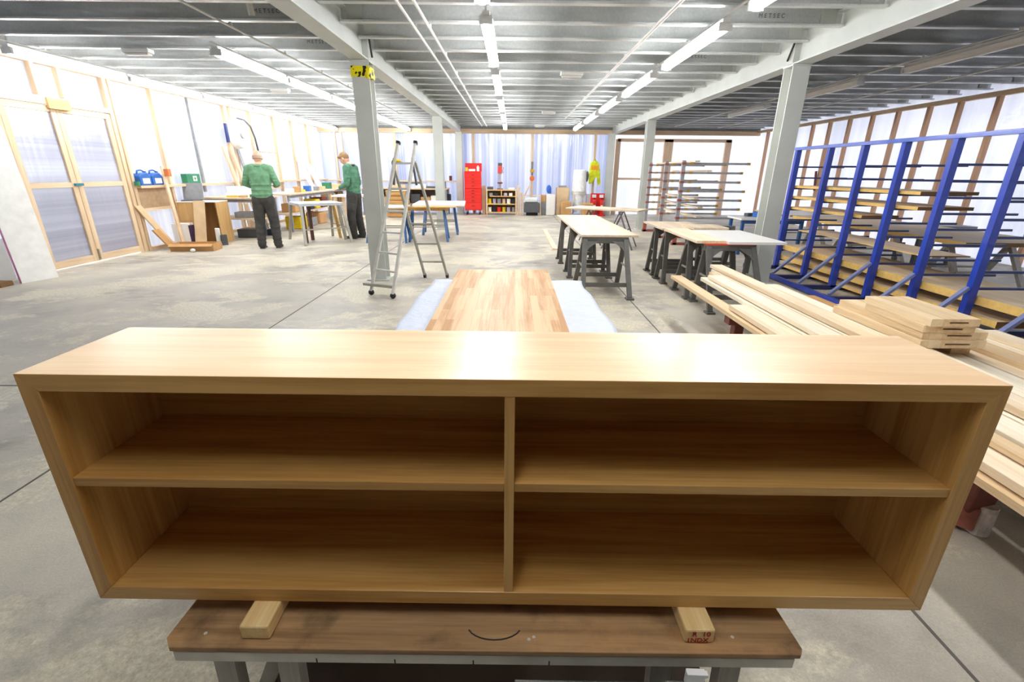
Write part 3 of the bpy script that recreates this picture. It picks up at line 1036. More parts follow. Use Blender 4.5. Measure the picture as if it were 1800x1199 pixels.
for i, (x, y, w, d, h, lb) in enumerate(stack):
    o = mortised(w, d, h, GL).build('mortised_block', GL, None, loc=(x, y, bz), rotz=[.02, 0, -.02, .01][i])
    tag(o, lb, 'wood block', 'mortised blocks stacked on the lumber')
    bz += h + .001

# low red trestle under the lumber
t = thing('low_trestle', 'low red steel trestle under the middle of the lumber', 'trestle', (2.3, 3.4, 0))
bx(-.66, .72, -.045, .045, T1 - .07, T1 - .002).build('top_rail', REDW, t, bevel=.004)
for x in (-.57, .62):
    bx(x - .035, x + .035, -.035, .035, .05, T1 - .07).build('leg', REDD if x > 0 else REDW, t, bevel=.004)
    bx(x - .04, x + .04, -.2, .2, 0, .05).build('foot', REDD, t, bevel=.004)

# near red steel stand
rt = thing('steel_stand', 'faded red steel stand with a white capped foot under the near lumber', 'steel support', (1.84, 1.74, 0))
bx(.07, 1.05, -.05, .05, T1 - .07, T1 - .002).build('cross_beam', REDW, rt, bevel=.005)
MB().beam((.12, -.09, .12), (.0, -.20, T1 - .07), .12, .12, (0, 1, 0)).build('post', REDW, rt, bevel=.01)
MB().beam((-.14, .12, .075), (.13, -.14, .075), .11, .11).build('foot_bar', REDD, rt, bevel=.008)
MB().cyl((.14, -.15, .0), (.14, -.15, .14), .04).build('foot_cap', plain('chipped_white_paint', 'd4cccc', .6, noise=.15, nscale=30), rt, bevel=.003)
MB().cyl((-.14, .12, .0), (-.14, .12, .1), .04).build('foot_cap', REDD, rt)
bx(.22, 1.05, .07, .08, .02, T1 - .07).build('perforated_plate', plain('grey_plate', '8a8a7e', .5, metal=.2), rt)
m = MB()
for i in range(11):
    for j in range(4):
        m.cyl((.25 + i * .05, .066, .12 + j * .05), (.25 + i * .05, .082, .12 + j * .05), .007, seg=8)
m.build('rivets', ALUD, rt)['kind'] = 'stuff'
# ================================================================ BLACK FOLDING TRESTLES AND TABLES (right)
def black_trestle(W, H, spf, spb, strip=None, label='x'):
    """front legs towards -y"""
    t = thing('folding_trestle', label, 'trestle')
    bx(-W / 2, W / 2, -.035, .035, H - .075, H - (.014 if strip else 0)).build('top_beam', BLACKP, t, bevel=.004)
    if strip:
        bx(-W / 2, W / 2, -.036, .036, H - .014, H).build('grip_strip', strip, t)
    for s, sp in ((-1, spf), (1, spb)):
        for k in (-1, 1):
            m = MB()
            a = Vector((k * (W / 2 - .035), s * .03, H - .03)); b = Vector((k * (W / 2 + .0), s * sp, .02))
            m.beam(a, b, .055, .035, (0, 1, 0))
            # gusset that arches into the top beam
            c = a.lerp(b, .28); d_ = a.lerp(b, .10)
            g = [a + Vector((-k * .16, 0, -.02)), a + Vector((0, 0, -.02)), c, d_ + Vector((-k * .05, 0, -.03))]
            m.prism(g, (0, .02 * s, 0))
            m.box(b.x - .045, b.x + .045, b.y - .05, b.y + .05, 0, .022)
            m.build('leg', BLACKP, t)
        p = .78
        a = Vector((0, s * .03, H - .03)).lerp(Vector((0, s * sp, .02)), p)
        MB().beam((-W / 2 + .02, a.y, a.z), (W / 2 - .02, a.y, a.z), .02, .05, (0, 0, 1)).build('crossbar', BLACKP, t)
    m = MB()
    for k in (-1, 1):
        z = H * .5
        m.beam((k * (W / 2 - .015), -spf * .45, z), (k * (W / 2 - .015), spb * .45, z), .012, .02)
    m.build('hinge_stay', ALUD, t)
    return t
H1 = .69
a1 = black_trestle(.56, H1, .33, .42, None, 'black folding trestle at the near end of the long board table')
a1.location = (1.12, 5.72, 0)
a2 = black_trestle(.56, H1, .22, .24, None, 'black folding trestle under the middle of the long board table')
a2.location = (1.10, 6.80, 0)
a3 = dup(a2, (1.08, 7.90, 0), 0, 'black folding trestle at the far end of the long board table')
t = bx(-.345, .345, -1.38, 1.38, 0, .024).build('table_board', TABTOP, None, bevel=.001, loc=(1.145, 7.06, H1 + .0005), rotz=.018)
tag(t, 'long pale board laid as a table over three black trestles', 'table board')

b1 = black_trestle(.56, H1, .39, .12, ORANGE, 'black trestle with orange strip at the near end of the right board group')
b1.location = (2.41, 5.22, 0)
bb = dup(a2, (2.38, 5.68, 0), .0, 'plain black trestle right behind the near orange-topped one')
b2 = black_trestle(.56, H1, .18, .16, ORANGE, 'black trestle with orange strip under the middle of the right board group')
b2.location = (2.34, 6.44, 0)
b3 = dup(b2, (2.36, 7.0, 0), 0, 'black trestle with orange strip at the far end of the right board group')
b4 = dup(a2, (3.02, 7.1, 0), .0, 'plain black trestle partly hidden behind the right board group')
Z = H1 + .0005
for (x0, x1, y0, y1, z, th, mt, lb) in (
        (2.04, 2.36, 5.22, 6.42, Z, .03, ASH['y'], 'wood plank edge board, left one at the near end of the right group'),
        (2.365, 3.0, 5.15, 6.28, Z, .028, WHITEB, 'glossy white board at the near end of the right group'),
        (2.03, 2.72, 6.45, 7.42, Z, .024, TABTOP, 'pale board at the far end of the right group'),
        (2.40, 2.86, 6.30, 6.75, Z + .0255, .03, TABTOP, 'short pale board lying across the right group')):
    o = bx(-(x1 - x0) / 2, (x1 - x0) / 2, -(y1 - y0) / 2, (y1 - y0) / 2, 0, th).build('table_board', mt, None, bevel=.001, loc=((x0 + x1) / 2, (y0 + y1) / 2, z))
    tag(o, lb, 'table board')

# far slim-legged table
def slim_trestle(loc, rz, label, m=ALUD):
    t = thing('slim_trestle', label, 'trestle', loc, rz)
    bx(-.3, .3, -.02, .02, .69, .72).build('top_beam', m, t)
    for s in (-1, 1):
        for k in (-1, 1):
            MB().beam((k * .24, 0, .70), (k * .3, s * .3, 0), .03, .025).build('leg', m, t)
        MB().beam((-.27, s * .15, .36), (.27, s * .15, .36), .02, .02).build('crossbar', m, t)
    return t
DG = plain('slim_leg_grey', '6f6a70', .5)
slim_trestle((2.15, 9.5, 0), 1.2, 'thin legged grey trestle under the near end of the far narrow table', DG)
slim_trestle((1.65, 10.1, 0), 1.2, 'thin legged grey trestle under the far end of the far narrow table', DG)
o = bx(-.75, .75, -.35, .35, 0, .025).build('table_board', TABTOP, None, loc=(1.90, 9.75, .7205), rotz=-.55)
tag(o, 'narrow pale table board standing in front of the red extinguisher stand', 'table board')
o = bx(-.05, .05, -1.6, 1.6, 0, .03).build('timber_plank', ASH['y'], None, loc=(.83, 10.7, .0), rotz=.0)
tag(o, 'single pale plank lying on the floor left of the long board table', 'plank')

# ================================================================ BLUE RACK
rk = thing('blue_rack', 'blue steel cantilever storage rack with six uprights on the right', 'rack', (4.2, 0, 0))
PY = [7.41, 6.66, 6.02, 5.40, 4.78, 4.17, 3.55]
for y in PY:
    bx(-.035, .035, y - .03, y + .03, .03, 1.75).build('upright', BLUE, rk, bevel=.003)
    MB().beam((-.04, y, .46), (-.44, y, .08), .03, .04, (0, 1, 0)).build('brace', plain('worn_blue_brace', '7c86b4', .35), rk)
    bx(-.46, .75, y - .03, y + .03, 0, .055).build('foot', BLUED, rk)
    for k in range(10):
        z = 1.52 - k * .1525
        L = .80 if k != 0 else .72
        MB().beam((.03, y, z), (L, y, z), .024, .022).build('arm', BLUED, rk)
bx(-.04, .04, 3.4, 7.45, 1.75, 1.79).build('top_rail', plain('pale_blue_rail', '5068c0', .3, coat=.4), rk, bevel=.003)
bx(-.50, -.455, 3.4, 7.45, .02, .075).build('front_rail', BLUE, rk, bevel=.003)
def rack_board(x0, x1, y0, y1, z0, th, label, top=BRTOP, name='stored_board'):
    o = bx(-(x1 - x0) / 2, (x1 - x0) / 2, -(y1 - y0) / 2, (y1 - y0) / 2, 0, th).build(name, top, None, loc=((x0 + x1) / 2, (y0 + y1) / 2, z0))
    o.data.materials.append(OSBY)
    o.data.materials.append(BROWNEND)
    for p in o.data.polygons:
        if abs(p.normal.x) > .5:
            p.material_index = 1
        elif p.normal.y < -.5:
            p.material_index = 2
    return tag(o, label, 'board')
def az(k):
    return 1.52 - k * .1525 + .0115
rack_board(4.25, 4.86, 5.10, 7.42, az(2), .034, 'highest yellow edged board on the blue rack')
rack_board(4.25, 4.84, 5.08, 7.42, az(3), .034, 'second highest yellow edged board on the blue rack')
rack_board(4.25, 4.70, 5.86, 7.42, az(4), .034, 'third board down on the blue rack, short with a dark end')
rack_board(4.25, 4.96, 3.45, 7.40, az(8), .075, 'long sheet on the low arms of the blue rack')
rack_board(4.25, 4.94, 3.9, 7.42, az(9), .06, 'long sheet below the other on the blue rack lowest arms')
rack_board(4.24, 4.94, 4.4, 7.40, .0555, .03, 'long sheet resting on the feet of the blue rack')
rack_board(4.32, 4.8, 4.9, 7.2, az(6), .012, 'thin sheet on a middle low arm of the blue rack', BRTOP)

# table of boards behind the rack on grey trestles
def grey_trestle(loc, rz, label):
    t = thing('timber_trestle', label, 'trestle', loc, rz)
    bx(-.45, .45, -.035, .035, .58, .66).build('top_beam', GREYT, t)
    for s in (-1, 1):
        for k in (-1, 1):
            MB().beam((k * .38, 0, .62), (k * .42, s * .36, 0), .07, .04).build('leg', GREYT, t)
        MB().beam((-.40, s * .2, .3), (.40, s * .2, .3), .05, .02).build('crossbar', GREYT, t)
    return t
grey_trestle((5.85, 5.9, 0), 0, 'grey timber trestle seen through the near bays of the blue rack')
grey_trestle((5.85, 7.8, 0), 0, 'grey timber trestle seen through the far bays of the blue rack')
rack_board(5.15, 6.4, 5.36, 8.85, .6605, .045, 'large yellow edged sheet on grey trestles behind the blue rack')
rack_board(5.3, 6.5, 9.2, 10.6, .6605, .02, 'white topped sheet farther behind the blue rack', WHITEB)
grey_trestle((5.9, 9.9, 0), 0, 'grey timber trestle under the white sheet behind the rack')
mc = thing('floor_machine', 'dark grey machine on legs behind the blue rack', 'machine', (6.9, 7.9, 0))
bx(-.35, .35, -.25, .25, .45, .62).build('machine_body', GREYD, mc, bevel=.02)
bx(-.5, .5, -.3, .3, .62, .66).build('machine_table', plain('cast_grey', '7c7f82', .4), mc)
for x in (-.28, .28):
    for y in (-.2, .2):
        bx(x - .03, x + .03, y - .03, y + .03, 0, .45).build('leg', GREYD, mc)

# ================================================================ CANTILEVER PIPE RACK at the back
pk = thing('pipe_rack', 'grey steel cantilever rack with long horizontal arms near the far right', 'rack', (3.4, 0, 0))
GALV2 = plain('grey_arm_steel', 'a8a7a8', .45, metal=.2)
RUST = plain('red_joint', 'a0584c', .6)
OCH = plain('ochre_end_cap', 'b8923a', .6)
ends = [4.72, 4.60, 4.58, 4.70, 4.66, 4.66, 4.66]
for pi, y in enumerate((12.3, 11.04, 9.94)):
    bx(-.035, .035, y - .03, y + .03, .22, 1.66).build('upright', plain('light_steel', 'a5a6aa', .45, metal=.2), pk)
    bx(-.04, .04, y - .04, y + .04, 0, .22).build('upright_foot', RUST, pk)
    bx(-.06, .9, y - .04, y + .04, 0, .05).build('base_leg', RUST, pk)
    for k in range(7):
        z = 1.60 - k * .175
        L = ends[k] - 3.4
        ar = MB().beam((.03, y, z), (L, y, z), .035, .04).build('arm', GALV2, pk)
        m = MB()
        m.box(-.038, .038, y - .033, y + .033, z - .022, z + .022)
        m.build('arm_socket', RUST, ar)
        bx(L - .05, L + .005, y - .022, y + .022, z - .023, z + .024).build('end_cap', OCH, ar)
        bx(.13, .19, y - .022, y + .022, z - .023, z + .024).build('stop_collar', OCH, ar)
for i, (x, k, y0, y1, lb) in enumerate(((3.62, 0, 9.8, 12.4, 'pale timber length on the top arm of the pipe rack'), (3.9, 1, 9.85, 12.0, 'pale timber length on the second arm of the pipe rack'),
                                        (3.7, 4, 9.8, 12.3, 'timber length on the fifth arm of the pipe rack'), (3.8, 5, 9.8, 12.4, 'timber length on the sixth arm of the pipe rack'),
                                        (3.75, 6, 9.7, 12.3, 'timber length on the lowest arm of the pipe rack'))):
    o = bx(-.05, .05, y0, y1, 0, .03).build('timber_length', TABTOP, None, loc=(x, 0, 1.6 - k * .175 + .0248))
    tag(o, lb, 'plank', 'timber lengths on the pipe rack')

# ================================================================ LADDER
ld = thing('step_ladder', 'grey aluminium combination step ladder standing in front of the taped column', 'ladder')
f0, f1 = Vector((-1.70, 5.50, .05)), Vector((-1.40, 5.34, .05))
t0, t1 = Vector((-1.345, 5.90, 1.71)), Vector((-1.135, 5.86, 1.71))
b0, b1 = Vector((-1.235, 6.50, .05)), Vector((-.92, 6.50, .05))
u0, u1 = Vector((-1.43, 5.93, 1.52)), Vector((-1.16, 5.93, 1.52))
for a, b in ((f0, t0), (f1, t1)):
    m = MB(); m.beam(a, b, .03, .065, (0, 1, 0)); m.build('front_stile', ALU, ld, bevel=.003)
    MB().ball(a + Vector((0, 0, -.015)), .035, 1, 1, 1).build('rubber_foot', BLACK, ld, smooth=True)
    MB().beam(b, b + (b - a).normalized() * .03, .04, .07, (0, 1, 0)).build('end_cap', BLACK, ld)
for a, b in ((b0, u0), (b1, u1)):
    m = MB(); m.beam(a, b, .028, .055, (0, 1, 0)); m.build('rear_stile', ALUD, ld, bevel=.003)
    MB().beam(a, a - (b - a).normalized() * .05, .035, .06, (0, 1, 0)).build('rubber_foot', BLACK, ld)
for z in (.30, .50, .73, .97, 1.22, 1.50):
    k = (z - .05) / 1.66
    MB().beam(f0.lerp(t0, k), f1.lerp(t1, k), .045, .022).build('rung', ALU, ld)
k = .1
MB().beam(f0.lerp(t0, .05) + Vector((-.10, -.0, 0)), f1.lerp(t1, .05), .05, .03).build('stabiliser_bar', ALUD, ld)
for z in (.24, .50, .77, 1.28):
    k = (z - .05) / 1.47
    MB().beam(b0.lerp(u0, k), b1.lerp(u1, k), .04, .02).build('rung', ALUD, ld)
for a, b, c in ((f0.lerp(t0, .86), u0, -1), (f1.lerp(t1, .86), u1, 1)):
    MB().beam(a + Vector((.0, .02, .08)), a + Vector((.03 * c, .05, -.22)), .02, .04, (0, 1, 0)).build('hinge_plate', GREYD, ld)
MB().ball((-1.37, 5.88, 1.525), .04, 1.5, .8, .5).build('yellow_cap', YEL, ld, smooth=True)

# ================================================================ BLUE LEGGED TRESTLES WITH BOARDS (centre left)
def blue_trestle(loc, rz, label):
    t = thing('blue_trestle', label, 'trestle', loc, rz)
    bx(-.42, .42, -.04, .04, .62, .70).build('top_beam', CHIP, t)
    for s in (-1, 1):
        for k in (-1, 1):
            MB().beam((k * .33, s * .02, .64), (k * .40, s * .30, 0), .05, .035).build('leg', BLUET, t)
        MB().beam((-.37, s * .17, .30), (.37, s * .17, .30), .03, .02).build('crossbar', ALUD, t)
    return t
blue_trestle((-1.80, 10.3, 0), .1, 'blue legged trestle at the near end of the boards behind the ladder')
blue_trestle((-1.72, 11.45, 0), .1, 'blue legged trestle at the far end of the boards behind the ladder')
for (x, y, w, d, z, th, lb) in ((-1.62, 10.9, 1.1, 1.5, .7205, .03, 'white topped board stacked highest on the blue legged trestles'),
                                (-1.70, 10.8, .9, 1.5, .7005, .02, 'lower yellowish board on the blue legged trestles')):
    o = bx(-w / 2, w / 2, -d / 2, d / 2, 0, th).build('table_board', WHITEB if th > .025 else OSBY, None, loc=(x, y, z), rotz=.08)
    tag(o, lb, 'table board')
o = bx(-.35, .35, -.45, .45, 0, .022).build('table_board', TABTOP, None, loc=(-2.56, 10.1, .7005), rotz=.05)
tag(o, 'small pale board on a trestle seen between the ladder stiles', 'table board')
blue_trestle((-2.62, 10.1, 0), .05, 'blue legged trestle seen between the ladder stiles')
# ================================================================ PEOPLE
def blend(mb, a, b, ra, rb, n=8, sx=1, sy=1):
    a, b = Vector(a), Vector(b)
    for i in range(n):
        t = i / (n - 1)
        mb.ball(a.lerp(b, t), ra + (rb - ra) * t, sx, sy, 1, seg=12)

def finish(o, vox, sm=6):
    md = o.modifiers.new('skin_over', 'REMESH')
    md.mode = 'VOXEL'
    md.voxel_size = vox
    md.use_smooth_shade = True
    s = o.modifiers.new('smooth', 'SMOOTH')
    s.iterations = sm
    s.factor = .5
    return o

def hand(mb, w, d, side, curl=.6, down=Vector((0, 0, -1))):
    """palm and five fingers; w wrist, d pointing direction, side = thumb direction"""
    d = d.normalized()
    th = (side - d * side.dot(d)).normalized()
    pn = d.cross(th).normalized()
    if pn.dot(down) < 0:
        pn = -pn
    palm = w + d * .05
    for i in range(5):
        mb.ball(w.lerp(w + d * .085, i / 4), .019, 1, 1, 1, seg=10)
        mb.ball(w.lerp(w + d * .085, i / 4) + th * .016, .017, seg=10)
        mb.ball(w.lerp(w + d * .085, i / 4) - th * .018, .016, seg=10)
    for k, (off, ln) in enumerate(((.030, .068), (.010, .078), (-.011, .072), (-.031, .056))):
        p = w + d * .088 + th * off
        dd = d.copy()
        for seg_ in range(3):
            q = p + dd * (ln * (.45, .32, .23)[seg_])
            blend(mb, p, q, .0088 - .0008 * seg_, .0082 - .0008 * seg_, 4)
            p = q
            dd = (dd + pn * curl * .9).normalized()
    p = w + d * .025 + th * .026
    q = p + (d * .6 + th * .8 + pn * .3).normalized() * .038
    blend(mb, p, q, .0115, .010, 4)
    blend(mb, q, q + (d * .9 + th * .2 + pn * .35).normalized() * .03, .0098, .0085, 4)

def person(label, loc, rz, H, lean, head_dir, arms, feet, cloth, hair, bald):
    t = thing('person', label, 'person', loc, rz)
    t.scale = (H / 1.75,) * 3
    hipz = .93
    hip = Vector((0, 0, hipz))
    dirt = Vector((0, math.sin(lean), math.cos(lean)))
    chest = hip + dirt * .36
    shc = hip + dirt * .50
    neck = hip + dirt * .56 + Vector((0, .015, 0))
    hd = Vector(head_dir)                     # x,y,z tilt of the crown
    hc = neck + Vector((0, .02, 0)) + hd.normalized() * .135
    up = hd.normalized()
    fwd = Vector((math.sin(arms.get('turn', 0)), math.cos(arms.get('turn', 0)), 0))
    fwd = (fwd - up * fwd.dot(up)).normalized()
    rt_ = fwd.cross(up).normalized()
    # --- body, one continuous surface
    b = MB()
    rot = Matrix((rt_, fwd, up)).transposed().to_euler()
    b.ball(hc, .098, .80, .98, 1.15, seg=20, rot=rot)
    b.ball(hc - up * .045 + fwd * .022, .072, .82, .95, .95, seg=16, rot=rot)       # jaw
    b.ball(hc + fwd * .100 - up * .018, .014, .8, 1.1, 1.5, seg=10, rot=rot)         # nose
    b.ball(hc + fwd * .088 - up * .055, .016, 1.5, .7, .5, seg=10, rot=rot)          # lips
    b.ball(hc + fwd * .085 + up * .020, .02, 2.3, .7, .5, seg=10, rot=rot)           # brow
    for k in (-1, 1):
        b.ball(hc + rt_ * .080 * k - up * .008 - fwd * .005, .026, .4, .75, 1.2, seg=10, rot=rot)
    blend(b, neck - Vector((0, 0, .06)), hc - up * .06, .056, .052, 5)
    blend(b, hip, chest, .12, .13, 6, 1.15, .75)
    blend(b, chest, shc, .135, .11, 4, 1.2, .72)
    for k, key in ((-1, 'l'), (1, 'r')):
        sh_ = shc + Vector((k * .175, 0, -.01))
        el, wr_ = Vector(arms[key][0]), Vector(arms[key][1])
        blend(b, shc + Vector((k * .08, 0, 0)), sh_, .06, .055, 4)
        blend(b, sh_, el, .046, .038, 8)
        blend(b, el, wr_, .038, .025, 8)
        hand(b, wr_, Vector(arms[key][2]), Vector((-k, .25, .35)))
        ft = Vector(feet[key])
        hp = hip + Vector((k * .085, 0, -.03))
        kn = hp.lerp(ft + Vector((0, 0, .08)), .5) + Vector((k * .01, .03, 0))
        blend(b, hp, kn, .085, .055, 8)
        blend(b, kn, ft + Vector((0, -.02, .09)), .055, .038, 8)
    finish(b.build('body', SKIN, t), .0055, 3)
    # --- fleece
    c = MB()
    blend(c, hip + Vector((0, 0, .02)), hip + dirt * .10, .145, .152, 4, 1.18, .92)
    blend(c, hip + dirt * .10, chest, .150, .158, 6, 1.16, .86)
    blend(c, chest, shc - dirt * .02, .158, .118, 6, 1.22, .78)
    blend(c, shc, neck - dirt * .02, .09, .066, 4, 1.15, 1)
    for k, key in ((-1, 'l'), (1, 'r')):
        sh_ = shc + Vector((k * .175, 0, -.015))
        el, wr_ = Vector(arms[key][0]), Vector(arms[key][1])
        blend(c, shc + Vector((k * .09, 0, 0)), sh_, .085, .078, 4)
        blend(c, sh_, el, .076, .060, 10)
        blend(c, el, wr_.lerp(el, .10), .060, .042, 8)
        # folds
        for q in (.35, .6, .8):
            c.ball(sh_.lerp(el, q) + Vector((k * .006, -.01, 0)), .069 - .008 * q, 1, 1.08, .35, seg=10)
    for q, s_ in ((.05, 1.03), (.13, 1.02), (.22, 1.015)):
        c.ball(hip + dirt * q + Vector((0, -.005, 0)), .152, 1.18 * s_, .93 * s_, .18, seg=16)
    finish(c.build('fleece', cloth, t), .011, 4)
    cl_ = MB()
    cl_.tube([neck + Vector((.088 * math.sin(a), .085 * math.cos(a), -.022)) for a in [R(24 * k) for k in range(16)]], .026, 8)
    cl_.build('collar', NAVY if not bald else cloth, t, smooth=True)
    # --- trousers
    p = MB()
    blend(p, hip + Vector((0, -.005, -.02)), hip + Vector((0, 0, .04)), .142, .135, 4, 1.18, .88)
    for k, key in ((-1, 'l'), (1, 'r')):
        ft = Vector(feet[key])
        hp = hip + Vector((k * .085, 0, -.05))
        kn = hp.lerp(ft + Vector((0, 0, .08)), .5) + Vector((k * .012, .025, 0))
        an = ft + Vector((0, -.02, .075))
        blend(p, hp, kn, .116, .092, 9)
        blend(p, kn, an, .092, .074, 9)
        p.ball(hp + Vector((k * .012, -.055, -.02)), .075, .9, .8, 1.1, seg=12)
        for q in (.2, .45, .75, .92):
            p.ball(kn.lerp(an, q), .094 - .014 * q, 1.05, 1.05, .3, seg=10)
        p.box(hp.x + k * .085 - .02, hp.x + k * .085 + .02, -.06, .06, hp.z - .30, hp.z - .16)
    finish(p.build('trousers', TROUS, t), .010, 4)
    m = MB()
    m.tube([hip + Vector((.165 * math.sin(a), .122 * math.cos(a), .045)) for a in [R(22.5 * k) for k in range(17)]], .014, 6)
    m.build('belt', BLACK, t, smooth=True)
    for k, key in ((-1, 'l'), (1, 'r')):
        ft = Vector(feet[key])
        m = MB()
        m.ball(ft + Vector((0, -.02, .06)), .055, .9, 1.1, 1.1)
        m.ball(ft + Vector((k * .008, .06, .036)), .05, .95, 1.6, .75)
        m.ball(ft + Vector((k * .012, .13, .030)), .048, .95, 1.1, .62)
        m.box(ft.x - .042, ft.x + .046, ft.y - .07, ft.y + .17, 0, .02)
        finish(m.build('boot', BOOT, t), .008, 3)
    # --- hair
    h = MB()
    if bald:
        for a in range(-9, 10):
            an = R(a * 12)
            for zz in (-.02, .0, .02):
                q = hc - fwd * math.cos(an) * .088 + rt_ * math.sin(an) * .074 + up * (zz - .012)
                h.ball(q, .016, seg=8)
    else:
        h.ball(hc + up * .022 - fwd * .012, .103, .80, .99, 1.06, seg=18, rot=rot)
        for a in range(-5, 6):
            q = hc + up * .075 + fwd * .062 + rt_ * a * .011
            h.ball(q, .026, seg=8)
        bmesh.ops.bisect_plane(h.bm, geom=h.bm.verts[:] + h.bm.edges[:] + h.bm.faces[:], plane_co=hc - up * .01 + fwd * .02,
                               plane_no=(-up + fwd * .55).normalized(), clear_outer=True)
        bmesh.ops.holes_fill(h.bm, edges=h.bm.edges[:])
    finish(h.build('hair', HAIRG if bald else HAIRS, t), .007, 2)
    e = MB()
    for k in (-1, 1):
        e.ball(hc + fwd * .0915 + rt_ * k * .031 + up * .004, .0065, 1, .6, .7, seg=8)
    e.build('eyes', plain('dark_eye', '2d2420', .3), t)
    return t

person('bald man in green fleece and charcoal work trousers seen from behind at the workbench', (-4.63, 9.02, 0), R(14), 1.76, .07, (-.02, .16, 1),
       {'l': ((-.27, .06, 1.17), (-.22, .30, 1.10), (.25, 1, -.1)), 'r': ((.27, .03, 1.16), (.18, .29, 1.12), (-.3, 1, -.1)), 'turn': -.25},
       {'l': (-.14, .0, 0), 'r': (.13, .04, 0)}, FLEECE, HAIRG, True)
person('sandy haired younger man in dark green fleece standing sideways and looking down at a bench', (-3.42, 10.5, 0), R(80), 1.80, .03, (0, .62, .85),
       {'l': ((-.25, .0, 1.12), (-.19, .20, 1.03), (.3, 1, -.3)), 'r': ((.25, .0, 1.12), (.19, .20, 1.03), (-.3, 1, -.3)), 'turn': 0},
       {'l': (-.10, .05, 0), 'r': (.10, -.04, 0)}, FLEECED, HAIRS, False)

# ================================================================ LEFT SIDE
# white faced insulation board leaning by the doors
lb = thing('plasterboard_sheet', 'white speckled board with pink edge leaning against the left wall', 'sheet board', (-6.30, 6.13, 0), 0)
PB = plain('speckled_white_board', 'f4f3f0', .5, noise=.03, nscale=9)
m = MB()
A, B_ = Vector((-.055, -.20, 0)), Vector((.055, .20, 0))
topo = Vector((-.29, .20, 1.9))
n_ = (B_ - A).cross(topo).normalized()
th = -n_ * .035 if n_.x > 0 else n_ * .035
m.prism([A, B_, B_ + topo, A + topo], th)
m.build('board_face', PB, lb)
m = MB()
e_ = (A - B_).normalized() * .004
m.prism([A + e_ * .3, A + e_, A + topo + e_, A + topo + e_ * .3], th)
m.build('board_edge', PINK, lb)
o = bx(-.02, .02, -.35, .35, 0, .55).build('white_sheet', WHITE, None, loc=(-6.60, 5.75, 0), rotz=0)
tag(o, 'small white panel standing on the floor behind the leaning white board', 'panel')
o = bx(-.10, .10, -.08, .08, 0, .06).build('brown_offcut', BROWNEND, None, loc=(-6.47, 5.76, 0), rotz=0)
tag(o, 'small brown offcut on the floor beside the leaning white board', 'offcut')

# leaning boards beyond the doors
def leaning(name, label, base, top, w, th, mat, cat='board', wdir=(0, 1, 0)):
    base, top = Vector(base), Vector(top)
    t_ = top - base
    wd = Vector(wdir).normalized()
    nn = t_.cross(wd).normalized() * th
    if nn.x > 0:
        nn = -nn
    k = MB()
    k.prism([base - wd * w / 2, base + wd * w / 2, top + wd * w / 2, top - wd * w / 2], nn)
    return tag(k.build(name, mat), label, cat)
leaning('leaning_board', 'long pale board leaning diagonally against the left wall by the door', (-6.44, 8.98, .0), (-6.60, 8.52, .80), .15, .02, CARDL)
leaning('leaning_board', 'short tan board leaning low beside the door jamb', (-6.34, 8.82, .0), (-6.46, 8.62, .38), .16, .03, CARD)
leaning('leaning_board', 'light upright board leaning on the plywood box', (-6.02, 9.10, .0), (-6.07, 9.38, .84), .22, .012, CARDL, 'board', (1, 0, 0))
leaning('timber_post', 'tall narrow timber post standing before the bench on the left', (-6.20, 8.90, .0), (-6.56, 9.30, 1.46), .07, .028, PINE['z'], 'timber post')
o = bx(-.04, .04, -.04, .04, 0, .13).build('orange_clamp', plain('orange_plastic', 'd97a3e', .5), None, loc=(-6.46, 9.26, 1.28))
tag(o, 'small orange clamp near the top of the tall timber post', 'clamp')

# plywood carcass open to the front
cx = thing('plywood_box', 'open plywood box standing on edge in front of the left workbench', 'box', (-6.22, 9.72, 0), .15)
for (a, b, c, d, e, f, nm, mt) in ((-.36, .36, .27, .285, 0, .80, 'back_panel', CHIP), (-.36, -.345, -.27, .27, 0, .80, 'side_panel', CHIP),
                                   (.345, .36, -.27, .27, 0, .80, 'side_panel', CHIP), (-.36, .36, -.27, .285, .80, .815, 'top_panel', WHITEB),
                                   (-.345, .345, -.27, .27, 0, .015, 'bottom_panel', CHIP)):
    bx(a, b, c, d, e, f).build(nm, mt, cx)
bx(-.345, -.03, -.26, -.245, .38, .80).build('half_door', CHIP, cx)

def carton(name, label, loc, rz, w, d, h, mat, open_top=False, cat='box', tape=None, group=None):
    t = thing(name, label, cat, loc, rz, group)
    if open_top:
        k = MB()
        k.box(-w / 2, w / 2, -d / 2, d / 2, 0, .01)
        k.box(-w / 2, w / 2, -d / 2, -d / 2 + .006, .01, h); k.box(-w / 2, w / 2, d / 2 - .006, d / 2, .01, h)
        k.box(-w / 2, -w / 2 + .006, -d / 2 + .006, d / 2 - .006, .01, h); k.box(w / 2 - .006, w / 2, -d / 2 + .006, d / 2 - .006, .01, h)
        k.build('carton_body', mat, t)
        MB().prism([(-w / 2, -d / 2, h), (w / 2, -d / 2, h), (w / 2, -d / 2 - .06, h - .04), (-w / 2, -d / 2 - .06, h - .04)], (0, 0, .004)).build('carton_flap', mat, t)
    else:
        bx(-w / 2, w / 2, -d / 2, d / 2, 0, h).build('carton_body', mat, t, bevel=.003)
        bx(-w / 2 - .0005, w / 2 + .0005, -.025, .025, h - .05, h + .0008).build('packing_tape', tape or CARDL, t)
    return t
carton('white_carton', 'white printed carton standing before the plywood box', (-6.36, 9.20, 0), .1, .30, .20, .43, WHITE)
carton('flat_carton', 'shallow open cardboard tray on the floor left of the bald man', (-5.86, 8.72, 0), .12, .74, .34, .13, CARD, True)
o = bx(-.008, .008, -.07, .07, 0, .40).build('purple_folder', PURP, None, loc=(-6.186, 9.18, 0), rotz=0)
tag(o, 'dark purple folder standing beside the white carton', 'folder')
